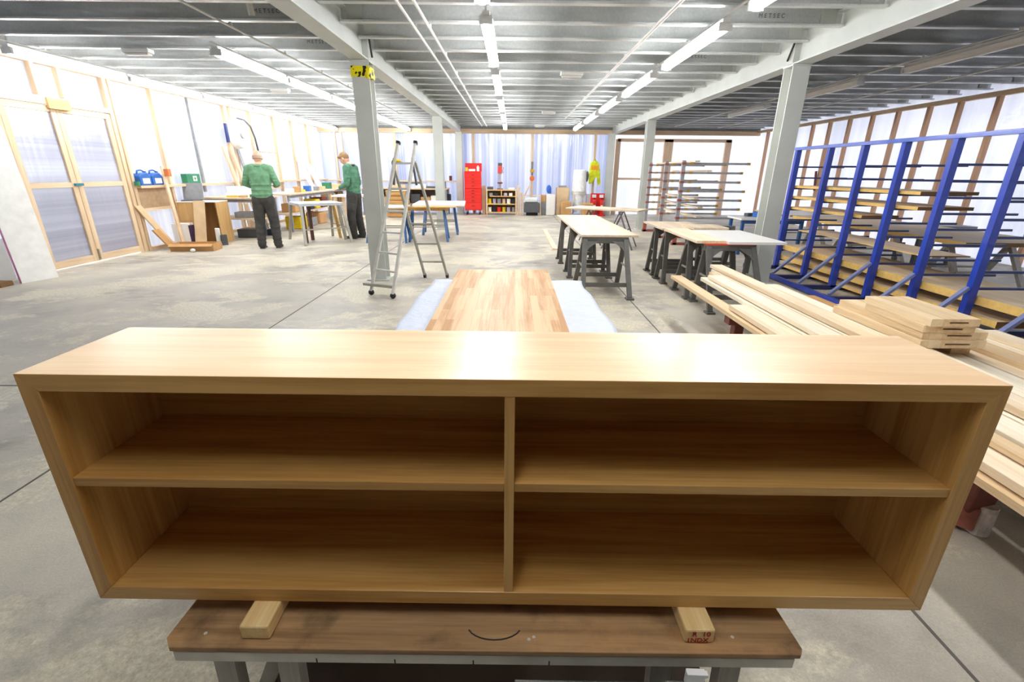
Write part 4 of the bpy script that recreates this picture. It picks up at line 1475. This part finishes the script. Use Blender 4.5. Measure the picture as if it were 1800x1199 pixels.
o = MB().cyl((0, 0, 0), (.03, -.03, .32), .045).build('white_tube', WHITE, None, loc=(-5.82, 9.36, .0))
tag(o, 'short white tube standing in front of the plywood box', 'tube')
o = bx(-.05, .05, -.04, .04, 0, .2).build('black_case', GREYD, None, loc=(-5.70, 9.36, 0), rotz=.5)
tag(o, 'small black case on the floor right of the plywood box', 'case')
o = MB().ball((0, 0, .03), .035, 1.3, 1, .9).build('paper_ball', WHITE, None, loc=(-5.78, 8.48, 0))
tag(o, 'crumpled white paper on the floor in front of the cardboard tray', 'crumpled paper')

# things on the wall rail
def jerrycan(loc, label, rz):
    t = thing('blue_canister', label, 'canister', loc, rz, 'blue canisters on the wall rail')
    m = MB()
    m.prism([(-.07, -.14, 0), (-.07, .14, 0), (-.07, .14, .15), (-.07, .06, .22), (-.07, -.10, .20), (-.07, -.14, .16)], (.14, 0, 0))
    m.build('canister_body', BLUEJ, t, bevel=.015)
    MB().tube([(0, -.10, .19), (0, -.08, .245), (0, .0, .26), (0, .06, .24), (0, .08, .19)], .014).build('handle', BLUEJ, t, smooth=True)
    bx(.0705, .0715, -.08, .09, .03, .12).build('paper_label', WHITE, t)
    MB().cyl((0, .09, .19), (0, .10, .235), .022).build('screw_cap', plain('navy_cap', '1c3f66', .4), t)
    return t
jerrycan((-6.62, 8.80, 1.1305), 'blue canister on the wall rail, the one nearer the doors', .0)
jerrycan((-6.62, 9.10, 1.1305), 'blue canister on the wall rail, the one nearer the timber post', .0)
o = MB().cyl((0, 0, 0), (0, 0, .07), .045).build('green_tin', GREEN, None, loc=(-6.56, 8.58, 1.1305))
tag(o, 'small green tin on the wall rail beside the door post', 'tin')
fa = thing('first_aid_box', 'green first aid box with a white sign on the left wall above the workbench', 'first aid box', (-6.62, 10.14, 1.1305))
bx(-.06, .06, -.21, .21, 0, .19).build('box_body', GREEN, fa, bevel=.006)
bx(.0605, .062, -.02, .10, .05, .15).build('white_label', WHITE, fa)
m = MB(); m.box(.0622, .0632, .03, .05, .06, .14); m.box(.0622, .0632, .0, .08, .09, .11); m.build('green_cross', GREEN, fa)

# left workbench
def workbench(name, label, loc, rz, w, d, h, top=TABTOP, shelf=True, legm=ALUD):
    t = thing(name, label, 'workbench', loc, rz)
    bx(-w / 2, w / 2, -d / 2, d / 2, h - .035, h).build('bench_top', top, t, bevel=.002)
    for x in (-w / 2 + .06, w / 2 - .06):
        for y in (-d / 2 + .06, d / 2 - .06):
            bx(x - .025, x + .025, y - .025, y + .025, 0, h - .035).build('leg', legm, t)
    bx(-w / 2 + .03, w / 2 - .03, -d / 2 + .05, -d / 2 + .08, h - .10, h - .035).build('apron', legm, t)
    if shelf:
        bx(-w / 2 + .03, w / 2 - .03, -d / 2 + .09, d / 2 - .09, .40, .43).build('shelf', top, t)
    return t
workbench('workbench', 'grey framed workbench left of the bald man piled with boxes', (-5.98, 10.62, 0), 0, 1.3, .9, .86, TABTOP, True, GREYM)
workbench('workbench', 'long workbench along the left wall beyond the bald man', (-5.62, 12.9, 0), R(90), 3.0, .8, .88, TABTOP, True, GREYM)
workbench('workbench', 'workbench near the far left corner below the leaning white boards', (-5.9, 15.6, 0), R(90), 2.0, .8, .88, TABTOP, True, GREYM)
lap = thing('laptop', 'grey flat panel tilted up like an open screen on top of the plywood box', 'laptop', (-6.12, 10.05, .0), .25)
lap.location = (-6.40, 9.70, .8185)
bx(-.16, .16, -.11, .11, 0, .018).build('keyboard_base', GREYD, lap)
MB().beam((0, .10, .018), (0, .17, .33), .36, .012, (0, 1, 0)).build('screen', GREYM, lap)

def small(name, label, cat, loc, w, d, h, mat, rz=0, group=None, kind=0):
    if kind == 0:
        o = bx(-w / 2, w / 2, -d / 2, d / 2, 0, h).build(name, mat, None, loc=loc, rotz=rz, bevel=min(w, d, h) * .08)
    else:
        o = MB().cyl((0, 0, 0), (0, 0, h * .8), w / 2, seg=14).cyl((0, 0, h * .8), (0, 0, h), w / 4, seg=10).build(name, mat, None, loc=loc)
    return tag(o, label, cat, group)
zb = .8605
for a in (('yellow_book', 'yellow book lying on the left workbench', 'book', (-5.95, 10.40, zb), .24, .17, .03, YEL, .2),
          ('paper_stack', 'stack of white paper on the yellow book', 'paper', (-5.95, 10.40, zb + .031), .22, .2, .05, WHITE, .1),
          ('brown_book', 'brown box on the left workbench beside the yellow book', 'box', (-5.70, 10.3, zb), .14, .12, .04, CARD, 0),
          ('white_carton', 'white carton in the middle of the left workbench', 'box', (-5.55, 10.7, zb), .3, .25, .16, WHITE, .15),
          ('white_carton', 'larger white carton at the back of the left workbench', 'box', (-6.1, 10.85, zb), .36, .25, .20, WHITE, .0),
          ('green_tin', 'little green tin on the right end of the left workbench', 'tin', (-5.52, 10.32, zb), .07, .07, .06, GREEN, 0),
          ('timber_offcut', 'tan wood block on the right end of the left workbench', 'offcut', (-5.40, 10.52, zb), .20, .09, .06, CARD, .3),
          ('grey_case', 'grey tool case on the lower shelf of the left workbench', 'case', (-5.8, 10.5, .4305), .4, .3, .12, GREYM, .2),
          ('canvas_bag', 'pale canvas bag on the lower shelf of the left workbench', 'bag', (-5.50, 10.75, .4305), .22, .25, .16, CARDL, 0),
          ('black_crate', 'black crate on the floor under the left workbench', 'crate', (-5.8, 10.6, 0), .5, .35, .18, GREYD, .1),
          ('blue_toolcase', 'dark blue tool case on the floor under the left workbench', 'case', (-5.52, 10.95, 0), .16, .3, .14, NAVY, .1)):
    small(*a)
# long bench clutter
zc = .8805
rnd = random.Random(3)
clut = [('white_carton', 'small white carton', 'box', WHITE), ('timber_offcut', 'pink-brown wood offcut', 'offcut', CARD), ('yellow_level', 'long yellow spirit level', 'level', YEL),
        ('blue_drill', 'blue and black cordless drill', 'drill', BLUEJ), ('glue_bottle', 'white glue bottle', 'bottle', WHITE), ('grey_case', 'grey plastic case', 'case', GREYM),
        ('cardboard_box', 'little cardboard box', 'box', CARDL), ('red_case', 'red plastic case', 'case', REDP), ('white_tub', 'white tub', 'tub', WHITE)]
places = [(12.0, 'nearest the bald man on the long left bench'), (12.35, 'beside the man\'s elbow on the long left bench'), (12.7, 'in the front middle of the long left bench'),
          (13.05, 'in the middle of the long left bench'), (13.35, 'past the middle of the long left bench'), (13.65, 'toward the far end of the long left bench'), (14.0, 'at the far end of the long left bench')]
for i, (y, wh) in enumerate(places):
    nm, lb, ct, mt = clut[i % len(clut)]
    sz = {'yellow_level': (.06, .30, .05), 'glue_bottle': (.08, .08, .2)}.get(nm, (rnd.uniform(.14, .26), rnd.uniform(.12, .22), rnd.uniform(.07, .15)))
    small(nm, lb + ' ' + wh, ct, (-5.42 - rnd.uniform(0, .1), y, zc), sz[0], sz[1], sz[2], mt, rnd.uniform(-.2, .2), None, 1 if nm == 'glue_bottle' else 0)
for i, (x, y, z, w, d, h, mt, nm, lb, ct) in enumerate((
        (-5.5, 12.0, .4305, .35, .3, .2, CARD, 'cardboard_box', 'cardboard box on the lower shelf behind the bald man', 'box'),
        (-5.5, 12.4, .4305, .3, .3, .22, WHITE, 'white_carton', 'white carton on the lower shelf right of the bald man', 'box'),
        (-5.5, 12.85, .4305, .34, .35, .16, NAVY, 'navy_case', 'navy case on the lower shelf of the long left bench', 'case'),
        (-5.5, 13.3, .4305, .34, .3, .24, YEL, 'yellow_case', 'yellow case on the lower shelf of the long left bench', 'case'),
        (-5.5, 13.8, .4305, .34, .4, .26, REDW, 'maroon_case', 'maroon case on the lower shelf of the long left bench', 'case'),
        (-5.55, 12.3, 0, .4, .4, .3, YEL, 'yellow_case', 'yellow case on the floor under the long left bench', 'case'),
        (-5.55, 12.9, 0, .4, .5, .22, GREYM, 'grey_case', 'grey case on the floor under the long left bench', 'case'),
        (-5.55, 13.6, 0, .4, .5, .3, CARD, 'cardboard_box', 'cardboard box on the floor under the long left bench', 'box'),
        (-5.72, 15.1, zc, .2, .3, .18, GREEN, 'green_case', 'dark green case on the corner bench by the younger man', 'case'),
        (-5.75, 15.9, zc, .3, .3, .12, CARDL, 'cardboard_box', 'little pale box at the end of the corner bench', 'box'),
        (-5.75, 15.2, .4305, .3, .5, .3, CHIP, 'plywood_offcut', 'plywood offcuts box under the corner bench', 'box'),
        (-5.75, 15.9, .4305, .3, .5, .34, BROWNEND, 'brown_case', 'brown case under the corner bench', 'case'))):
    small(nm, lb, ct, (x, y, z), w, d, h, mt, 0)

# leaning timbers, hose reel, boards on the left wall
leaning('leaning_timber', 'long pale timber leaning left of the pair under the hose reel', (-6.2, 11.55, .0), (-6.60, 11.50, 1.9), .09, .05, PINE['z'], 'timber')
leaning('leaning_timber', 'long pale timber leaning right of the pair under the hose reel', (-6.2, 11.85, .0), (-6.60, 11.80, 1.88), .09, .05, PINE['z'], 'timber')
leaning('leaning_timber', 'dark grey length leaning beside the timbers under the hose reel', (-6.2, 12.1, .0), (-6.60, 12.08, 1.86), .10, .03, GREYM, 'timber')
hr = thing('hose_reel', 'white wall mounted extraction hood with a black hose above the leaning timbers', 'hose reel', (-6.62, 12.1, 2.2))
MB().cyl((0, 0, 0), (.16, 0, 0), .34, .30, seg=28).build('reel_disc', WHITE, hr, bevel=.02)
MB().cyl((.16, 0, 0), (.20, 0, 0), .09, seg=16).build('hub', GREYM, hr)
MB().tube([(.1, .02, .35), (.16, .2, .33), (.18, .42, .2), (.18, .55, -.05), (.18, .60, -.35)], .022).build('black_hose', GREYD, hr, smooth=True)
MB().cyl((.18, .60, -.35), (.18, .62, -.44), .05, .03).build('hose_nozzle', ALUD, hr)
bx(0, .05, -.42, -.36, -.2, .2).build('wall_bracket', BLUED, hr)
wbd = thing('notice_board', 'pale grey notice board on the left wall right of the bald man', 'notice board', (-6.60, 13.5, .95))
bx(-.01, .005, -.42, .42, 0, .9).build('board_face', plain('pale_board', 'd6dde6', .4), wbd)
m = MB()
m.box(-.015, .02, -.46, -.42, -.04, .94); m.box(-.015, .02, .42, .46, -.04, .94); m.box(-.015, .02, -.42, .42, -.04, 0); m.box(-.015, .02, -.42, .42, .9, .94)
m.build('board_frame', PINE['y'], wbd)
leaning('white_board', 'tall white board leaning at the far left corner bench', (-6.26, 16.0, .888), (-6.585, 15.96, 1.62), .34, .02, WHITE, 'board')
leaning('white_board', 'shorter white board leaning left of the tall one in the corner', (-6.26, 15.4, .888), (-6.585, 15.36, 1.72), .3, .02, WHITE, 'board')

# metal saw bench between the men
sb = thing('metal_sawbench', 'metal framed sawbench with splayed legs between the two workmen', 'sawbench', (-4.08, 10.05, 0), R(38))
bx(-.44, .44, -.40, .40, .74, .79).build('bench_top', plain('pale_metal_top', 'b9c0c4', .4, metal=.2), sb)
for sx in (-1, 1):
    MB().beam((sx * .40, -.38, .74), (sx * .46, -.60, 0), .05, .03, (0, 1, 0)).build('leg', ALUD, sb)
    MB().beam((sx * .40, .36, .74), (sx * .46, .62, 0), .05, .03, (0, 1, 0)).build('leg', ALUD, sb)
MB().beam((-.43, -.50, .3), (.43, -.50, .3), .03, .02).build('crossbar', ALUD, sb)
MB().beam((.46, -.50, .3), (.46, .50, .3), .03, .02).build('crossbar', ALUD, sb)
m = MB(); m.beam((-.1, .2, .74), (-.1, .2, 0), .06, .06); m.build('centre_leg', BROWNL, sb)
m = MB(); m.beam((-.32, -.15, .74), (-.32, -.15, 0), .06, .06); m.build('centre_leg', BROWNL, sb)
MB().beam((.41, -.12, .74), (.50, -.12, .0), .06, .03, (0, 1, 0)).build('prop', ALUD, sb)
MB().beam((.41, .22, .74), (.50, .22, .0), .06, .03, (0, 1, 0)).build('prop', OSBY, sb)

# small cabinet bench behind the younger man
cb2 = thing('side_cabinet', 'white topped pine bench unit behind the younger man', 'bench unit', (-3.9, 12.2, 0), 0)
bx(-.52, .52, -.35, .35, .80, .84).build('bench_top', WHITEB, cb2)
for x in (-.48, .42):
    for y in (-.32, .26):
        bx(x, x + .07, y, y + .07, 0, .80).build('leg', PINE['z'], cb2)
bx(-.47, .47, -.3, .3, .3, .32).build('shelf', ASH['x'], cb2)

# ================================================================ BACK
pc = thing('pallet_box', 'rough timber crate seen between the ladder stiles near the far wall', 'crate', (-3.72, 15.8, 0))
m = MB()
for k in range(6):
    m.box(-.31, .31, -.31, -.29, .02 + k * .13, .13 + k * .13); m.box(-.31, .31, .29, .31, .02 + k * .13, .13 + k * .13)
    m.box(-.31, -.29, -.29, .29, .02 + k * .13, .13 + k * .13); m.box(.29, .31, -.29, .29, .02 + k * .13, .13 + k * .13)
m.build('side_slats', wood('orange_crate_wood', 'b9854a', 'd8ac6e', 'x'), pc)
for x in (-.289, .249):
    for y in (-.289, .249):
        bx(x, x + .04, y, y + .04, 0, .80).build('corner_post', CHIP, pc)
bx(-.32, .32, -.32, .32, .80, .82).build('crate_lid', CARDL, pc)

lbk = thing('long_bench', 'long workbench against the far wall left of the red tool chest', 'workbench', (-3.35, 16.75, 0))
bx(-1.75, 1.15, -.4, .4, .83, .87).build('bench_top', TABTOP, lbk)
for x in (-1.68, -.2, 1.1):
    for y in (-.36, .3):
        bx(x - .03, x + .03, y, y + .06, 0, .83).build('leg', GREYM, lbk)
bx(-1.7, 1.1, -.3, .3, .35, .38).build('shelf', TABTOP, lbk)
bx(-1.7, 1.1, .34, .36, .38, .82).build('back_panel', plain('dim_back_panel', '8a7f78', .7), lbk)
items = [(-4.95, CARD), (-4.57, WHITE), (-2.28, NAVY), (-4.2, CARDL), (-3.75, GREYM), (-3.3, GREYD), (-2.96, CARD), (-2.62, WHITE)]
for i, (x, mt) in enumerate(items):
    small('storage_tub' if i % 2 else 'cardboard_box', ['brown', 'white', 'navy', 'pale tan', 'grey', 'dark', 'tan', 'small white'][i] + ' box on the lower shelf of the far bench, %s from the left' % ORD[i],
          'box', (x, 16.65, .3805), .32, .3, .2 + .05 * (i % 3), mt)
for i, (x, w, h, mt, lb) in enumerate(((-3.9, .5, .10, CARDL, 'flat pale carton on the far bench seen through the ladder'), (-3.1, .35, .12, WHITE, 'white carton on the far bench right of the ladder'),
                                       (-2.75, .3, .06, GREYD, 'dark tray on the far bench right of the ladder'), (-2.35, .16, .22, GREYM, 'grey jar on the far bench near the tool chest'))):
    small('bench_carton', lb, 'box', (x, 16.65, .8705), w, .25, h, mt)
o = MB().cyl((0, 0, 0), (0, 0, .16), .05).build('dark_mug', REDW, None, loc=(-2.2, YB - .08, 1.1005))
tag(o, 'dark red pot on the far wall rail left of the tool chest', 'pot')

tcst = thing('tool_chest', 'tall red roller tool chest with drawers against the far wall', 'tool chest', (-1.36, 16.9, 0))
RD2 = plain('red_drawer', 'ee2a20', .3, noise=.01, coat=.4)
bx(-.29, .29, -.2, .25, .15, .86).build('roller_cabinet', REDP, tcst, bevel=.006)
bx(-.285, .285, -.18, .22, .862, 1.42).build('top_chest', REDP, tcst, bevel=.006)
MB().beam((0, .22, 1.42), (0, .24, 1.68), .57, .02, (0, 1, 0)).build('open_lid', REDP, tcst)
for i, (z0, z1) in enumerate(((.19, .40), (.42, .52), (.54, .64), (.66, .75), (.77, .83))):
    d = bx(-.27, .27, -.215, -.2, z0, z1).build('drawer', RD2, tcst)
    bx(-.05, .05, -.222, -.215, (z0 + z1) / 2 - .015, (z0 + z1) / 2 + .015).build('handle', plain('maroon_handle', '7c2a2a', .5), d)
for i, (z0, z1) in enumerate(((.88, 1.02), (1.04, 1.10), (1.12, 1.22), (1.24, 1.36))):
    d = bx(-.265, .265, -.195, -.18, z0, z1).build('drawer', RD2, tcst)
    bx(-.05, .05, -.202, -.195, (z0 + z1) / 2 - .012, (z0 + z1) / 2 + .012).build('handle', MATS['maroon_handle'], d)
for x in (-.22, .22):
    for y in (-.13, .18):
        MB().cyl((x - .02, y, .055), (x + .02, y, .055), .055).build('castor', BLACK, tcst)
        bx(x - .025, x + .025, y - .03, y + .03, .09, .15).build('castor_fork', ALUD, tcst)
small('white_rag', 'white and yellow rags lying in the open top of the tool chest', 'rag', (-1.40, 16.86, 1.4205), .22, .2, .07, WHITE, .2)
small('yellow_can', 'yellow can in the open top of the tool chest', 'can', (-1.57, 16.84, 1.4205), .08, .08, .12, YEL)
small('white_bottle', 'white spray bottle in the open top of the tool chest', 'bottle', (-1.19, 16.88, 1.4205), .09, .09, .18, WHITE, 0, None, 1)
small('cardboard_box', 'upright tan cardboard sheet between tool chest and wooden shelf unit', 'box', (-1.0, 16.98, 0), .10, .3, .95, CARD)

# wooden shelf unit
su = thing('shelf_unit', 'low wooden shelf unit with tins against the far wall', 'shelf unit', (-.39, 16.95, 0))
SW = wood('yellow_pine_x', 'd6ab63', 'edcf95', 'x')
for (a, b, c, d, nm) in ((-.52, .52, .80, .835, 'top_panel'), (-.48, .48, .06, .09, 'bottom_panel'), (-.48, .48, .34, .37, 'shelf'), (-.40, .48, .60, .625, 'shelf')):
    bx(a, b, -.18, .18, c, d).build(nm, SW, su)
for a, b in ((-.52, -.48), (.48, .52)):
    bx(a, b, -.18, .18, 0, .80).build('side_panel', SW, su)
bx(-.015, .015, -.17, .17, .625, .80).build('divider', SW, su)
bx(-.48, .48, .165, .175, .09, .80).build('back_panel', plain('dim_plywood_back', '8d6f4a', .7), su)
cols_ = [(WHITE, 'white'), (GREYM, 'grey'), (YEL, 'yellow'), (NAVY, 'navy'), (CARDL, 'tan'), (plain('lilac_tin', 'b7aed0', .4), 'lilac'), (REDP, 'red')]
zsh = [(.0905, 'bottom'), (.3705, 'middle')]
for zi, (z, wh) in enumerate(zsh):
    for k in range(6):
        mt, cn = cols_[(k * 3 + zi * 2) % 7]
        x = -.39 - .41 + k * .165
        o = MB().cyl((0, 0, 0), (0, 0, .15), .055 if k % 2 else .065).cyl((0, 0, .15), (0, 0, .16), .058 if k % 2 else .068).build('paint_tin', mt, None, loc=(x, 16.9, z))
        tag(o, '%s tin on the %s shelf of the wooden unit, %s from the left' % (cn, wh, ORD[k]), 'tin', 'tins on the wooden shelf unit')
for k in range(4):
    mt, cn = cols_[(k * 2 + 1) % 7]
    x = -.39 + (-.36, -.18, .14, .32)[k]
    small('small_box', '%s little box in the top compartments of the wooden unit, %s from the left' % (cn, ORD[k]), 'box', (x, 16.9, .6255), .12, .15, .1, mt, 0, 'little boxes in the top of the wooden unit')
small('grey_case', 'dark grey case on top of the wooden shelf unit', 'case', (-.78, 16.95, .8355), .2, .2, .09, GREYD)
small('white_carton', 'white carton on top of the wooden shelf unit', 'box', (-.05, 16.95, .8355), .22, .2, .06, WHITE)

# drill press
dp = thing('drill_press', 'red pillar drill standing on the wooden shelf unit', 'drill press', (-.44, 16.95, .8355))
bx(-.10, .10, -.12, .12, 0, .03).build('base', REDD, dp)
MB().cyl((0, .05, .03), (0, .05, .80), .028).build('pillar', ALU, dp)
bx(-.085, .085, -.13, .05, .19, .24).build('table', REDW, dp, bevel=.005)
bx(-.075, .075, -.15, .10, .52, .76).build('drill_head', plain('salmon_red', 'cf4a40', .4), dp, bevel=.015)
bx(-.07, .07, -.10, .12, .765, .86).build('belt_cover', GREYD, dp, bevel=.01)
MB().cyl((0, -.08, .52), (0, -.08, .40), .02, .012).build('chuck', ALU, dp)
m = MB()
for a in (90, 210, 330):
    m.cyl((.09, -.05, .6), (.11, -.05 + .12 * math.cos(R(a)), .6 + .12 * math.sin(R(a))), .006)
m.build('feed_handle', BLACK, dp)

# timber bundle leaning right of the unit
for i, (x, h, lb) in enumerate(((.17, .98, 'taller pale timber standing right of the wooden shelf unit'), (.235, .90, 'second pale timber standing right of the wooden shelf unit'), (.30, .72, 'shortest timber standing right of the wooden shelf unit'))):
    leaning('standing_timber', lb, (x, 16.75, 0), (x + .01, 17.25, h), .05, .03, PINE['z'], 'timber', (1, 0, 0))
ot = thing('hanging_tool', 'orange and black tool hanging on a far wall stud', 'tool', (.67, YB - .13, 1.2))
MB().cyl((0, 0, 0), (0, -.06, 0), .085, seg=16).build('orange_disc', plain('orange_red', 'e26a3c', .5), ot)
bx(-.03, .04, -.05, .02, .10, .55).build('tool_body', plain('olive_grey', '79796a', .6), ot)
bx(-.07, .08, -.07, .02, .2, .30).build('yellow_band', plain('ochre_band', 'c9a23c', .5), ot)
# trolley with black bin
bn2 = thing('wheeled_bin', 'pale trolley with a black bin near the far wall', 'trolley', (.665, 16.72, 0))
bx(-.28, .26, -.22, .22, .10, .42).build('bin_body', GREYD, bn2, bevel=.02)
m = MB()
for x in (-.31, .29):
    m.beam((x, -.2, 0), (x, .0, .66), .03, .03)
    m.beam((x, .2, 0), (x, .0, .66), .03, .03)
m.beam((-.31, 0, .66), (.29, 0, .66), .03, .03)
m.build('trolley_frame', CARDL, bn2)
bx(-.25, .20, -.15, .15, .43, .60).build('clear_bag', plain('pale_bag', 'dfe2e0', .3), bn2, bevel=.05)
MB().cyl((-.2, -.1, .05), (.2, -.1, .05), .045).build('wheel', BLACK, bn2)
leaning('leaning_strip', 'pale strip leaning diagonally left of the wall stud with the orange tool', (.35, 17.2, .5), (.62, 17.38, 1.0), .05, .02, PINE['z'], 'strip', (1, 0, 0))
small('cardboard_box', 'open tan box on the white cabinet left of the blue scoop', 'box', (1.06, 16.9, .45), .16, .25, .22, CARD)
small('grey_block', 'grey box supporting the tan box by the black bin', 'box', (1.06, 16.9, 0), .15, .25, .4495, GREYM)
small('white_cabinet', 'narrow white cabinet near the far wall', 'cabinet', (1.30, 16.85, 0), .3, .35, .70, WHITEB)
bs = MB().ball((0, 0, .16), .11, .8, .7, 1.3).cyl((.03, 0, .02), (.05, 0, .1), .05).build('blue_bag', plain('bright_blue', '3468c8', .5), None, loc=(1.16, 16.85, .7005))
tag(bs, 'bright blue bag on the narrow white cabinet', 'bag')
bs.location.x = 1.24
small('cardboard_box', 'tall pale cardboard box right of the narrow white cabinet', 'box', (1.73, 17.05, 0), .44, .4, .92, CARDL)
small('plastic_tray', 'grey tray on top of the tall cardboard box', 'tray', (1.73, 17.05, .9205), .26, .25, .06, GREYM)
small('cardboard_box', 'lower tan cardboard box in front of the tall one', 'box', (1.83, 16.6, 0), .34, .3, .48, CARD)
# dust extractor
de = thing('dust_extractor', 'white dust extractor with filter bags near the far wall', 'dust extractor', (2.28, 16.9, 0))
MB().cyl((0, 0, .78), (0, 0, 1.50), .24, .22, seg=20).build('filter_bag', plain('white_filter_cloth', 'f2f2f0', .8), de, smooth=False, bevel=.03)
MB().cyl((0, 0, .10), (0, 0, .70), .17, .23, seg=20).build('collection_bag', plain('clear_white_bag', 'e9ebee', .3), de)
MB().cyl((0, 0, .70), (0, 0, .78), .26, seg=20).build('clamp_ring', ALU, de)
for a in (45, 135, 225, 315):
    MB().cyl((.22 * math.cos(R(a)), .22 * math.sin(R(a)), 0), (.24 * math.cos(R(a)), .24 * math.sin(R(a)), .74), .015).build('leg', ALU, de)
bx(-.26, .26, -.26, .26, .0, .03).build('base_tray', ALU, de)
small('white_tub', 'short white drum right of the dust extractor', 'drum', (2.72, 17.2, 0), .28, .28, .7, WHITE)
small('cardboard_box', 'orange-brown cardboard box left of the red extinguisher stand', 'box', (2.5, 16.25, 0), .36, .3, .45, CARD)
# extinguisher stand
es = thing('extinguisher_stand', 'red fire extinguisher stand with two white signs under the yellow jacket', 'extinguisher stand', (2.93, 16.75, 0))
MB().box(-.24, .24, .08, .12, .05, .74).build('back_plate', REDP, es)
bx(-.26, .26, -.15, .15, 0, .05).build('base', REDP, es)
for x in (-.12, .13):
    f = MB().cyl((x, -.03, .05), (x, -.03, .50), .08, seg=16).ball((x, -.03, .50), .08, 1, 1, .6).build('extinguisher', plain('extinguisher_red', 'd6201c', .25, coat=.6), es, smooth=False)
    MB().cyl((x, -.03, .54), (x, -.03, .60), .02).build('valve', BLACK, f)
    bx(x - .04, x + .04, -.115, -.108, .2, .36).build('paper_label', WHITE, f)
    bx(x - .07, x + .07, .072, .079, .60, .70).build('sign', WHITE, es)
# hi-vis jacket hanging on the stud
hv = thing('hi_vis_jacket', 'yellow high visibility jacket hanging on the far wall stud', 'jacket', (2.84, YB - .22, .98))
m = MB()
m.prism([(-.14, 0, .75), (-.04, 0, .82), (.04, 0, .82), (.14, 0, .75), (.20, 0, .45), (.24, 0, .05), (.15, 0, .0), (.10, 0, .30), (.02, 0, .22), (-.08, 0, .06), (-.17, 0, .05), (-.19, 0, .40)], (0, .10, 0))
jk = m.build('jacket_body', HIVIS, hv)
finish(jk, .015, 4)
MB().box(-.12, .13, -.015, .0, .52, .66).build('orange_panel', HIVO, hv, bevel=.01)
MB().tube([(-.02, .05, .82), (0, .12, .90), (.03, .05, .82)], .01).build('hanging_loop', HIVIS, hv)
dk = MB().ball((0, 0, .18), .1, .45, .5, 1.8).build('dark_bag', GREYD, None, loc=(2.60, YB - .2, 1.1))
tag(dk, 'dark garment hanging just left of the yellow jacket', 'garment')
hk = MB().cyl((2.60, YB - .2, 1.45), (2.60, YB - .0, 1.47), .01).build('wall_hook', ALU, None)
tag(hk, 'little wall hook holding the dark garment', 'hook')

# items seen right of the pipe rack
o = MB().cyl((0, 0, 0), (0, .1, .5), .03).build('hanging_brush', REDW, None, loc=(8.30, 13.5, 1.0))
tag(o, 'dark red bar hung on the right wall beyond the pipe rack', 'bar')
sbx = workbench('workbench', 'plain pale bench between the pipe rack and the large column', (4.75, 9.0, 0), 0, 1.2, .6, .66, WHITEB, False, BLUET)
small('blue_planer', 'blue tool on the pale bench left of the large column', 'tool', (4.62, 9.0, .6605), .22, .14, .10, BLUEJ, .3)
small('grey_tool', 'dark tool behind the blue one on the pale bench', 'tool', (4.50, 9.16, .6605), .16, .1, .06, GREYD, .3)
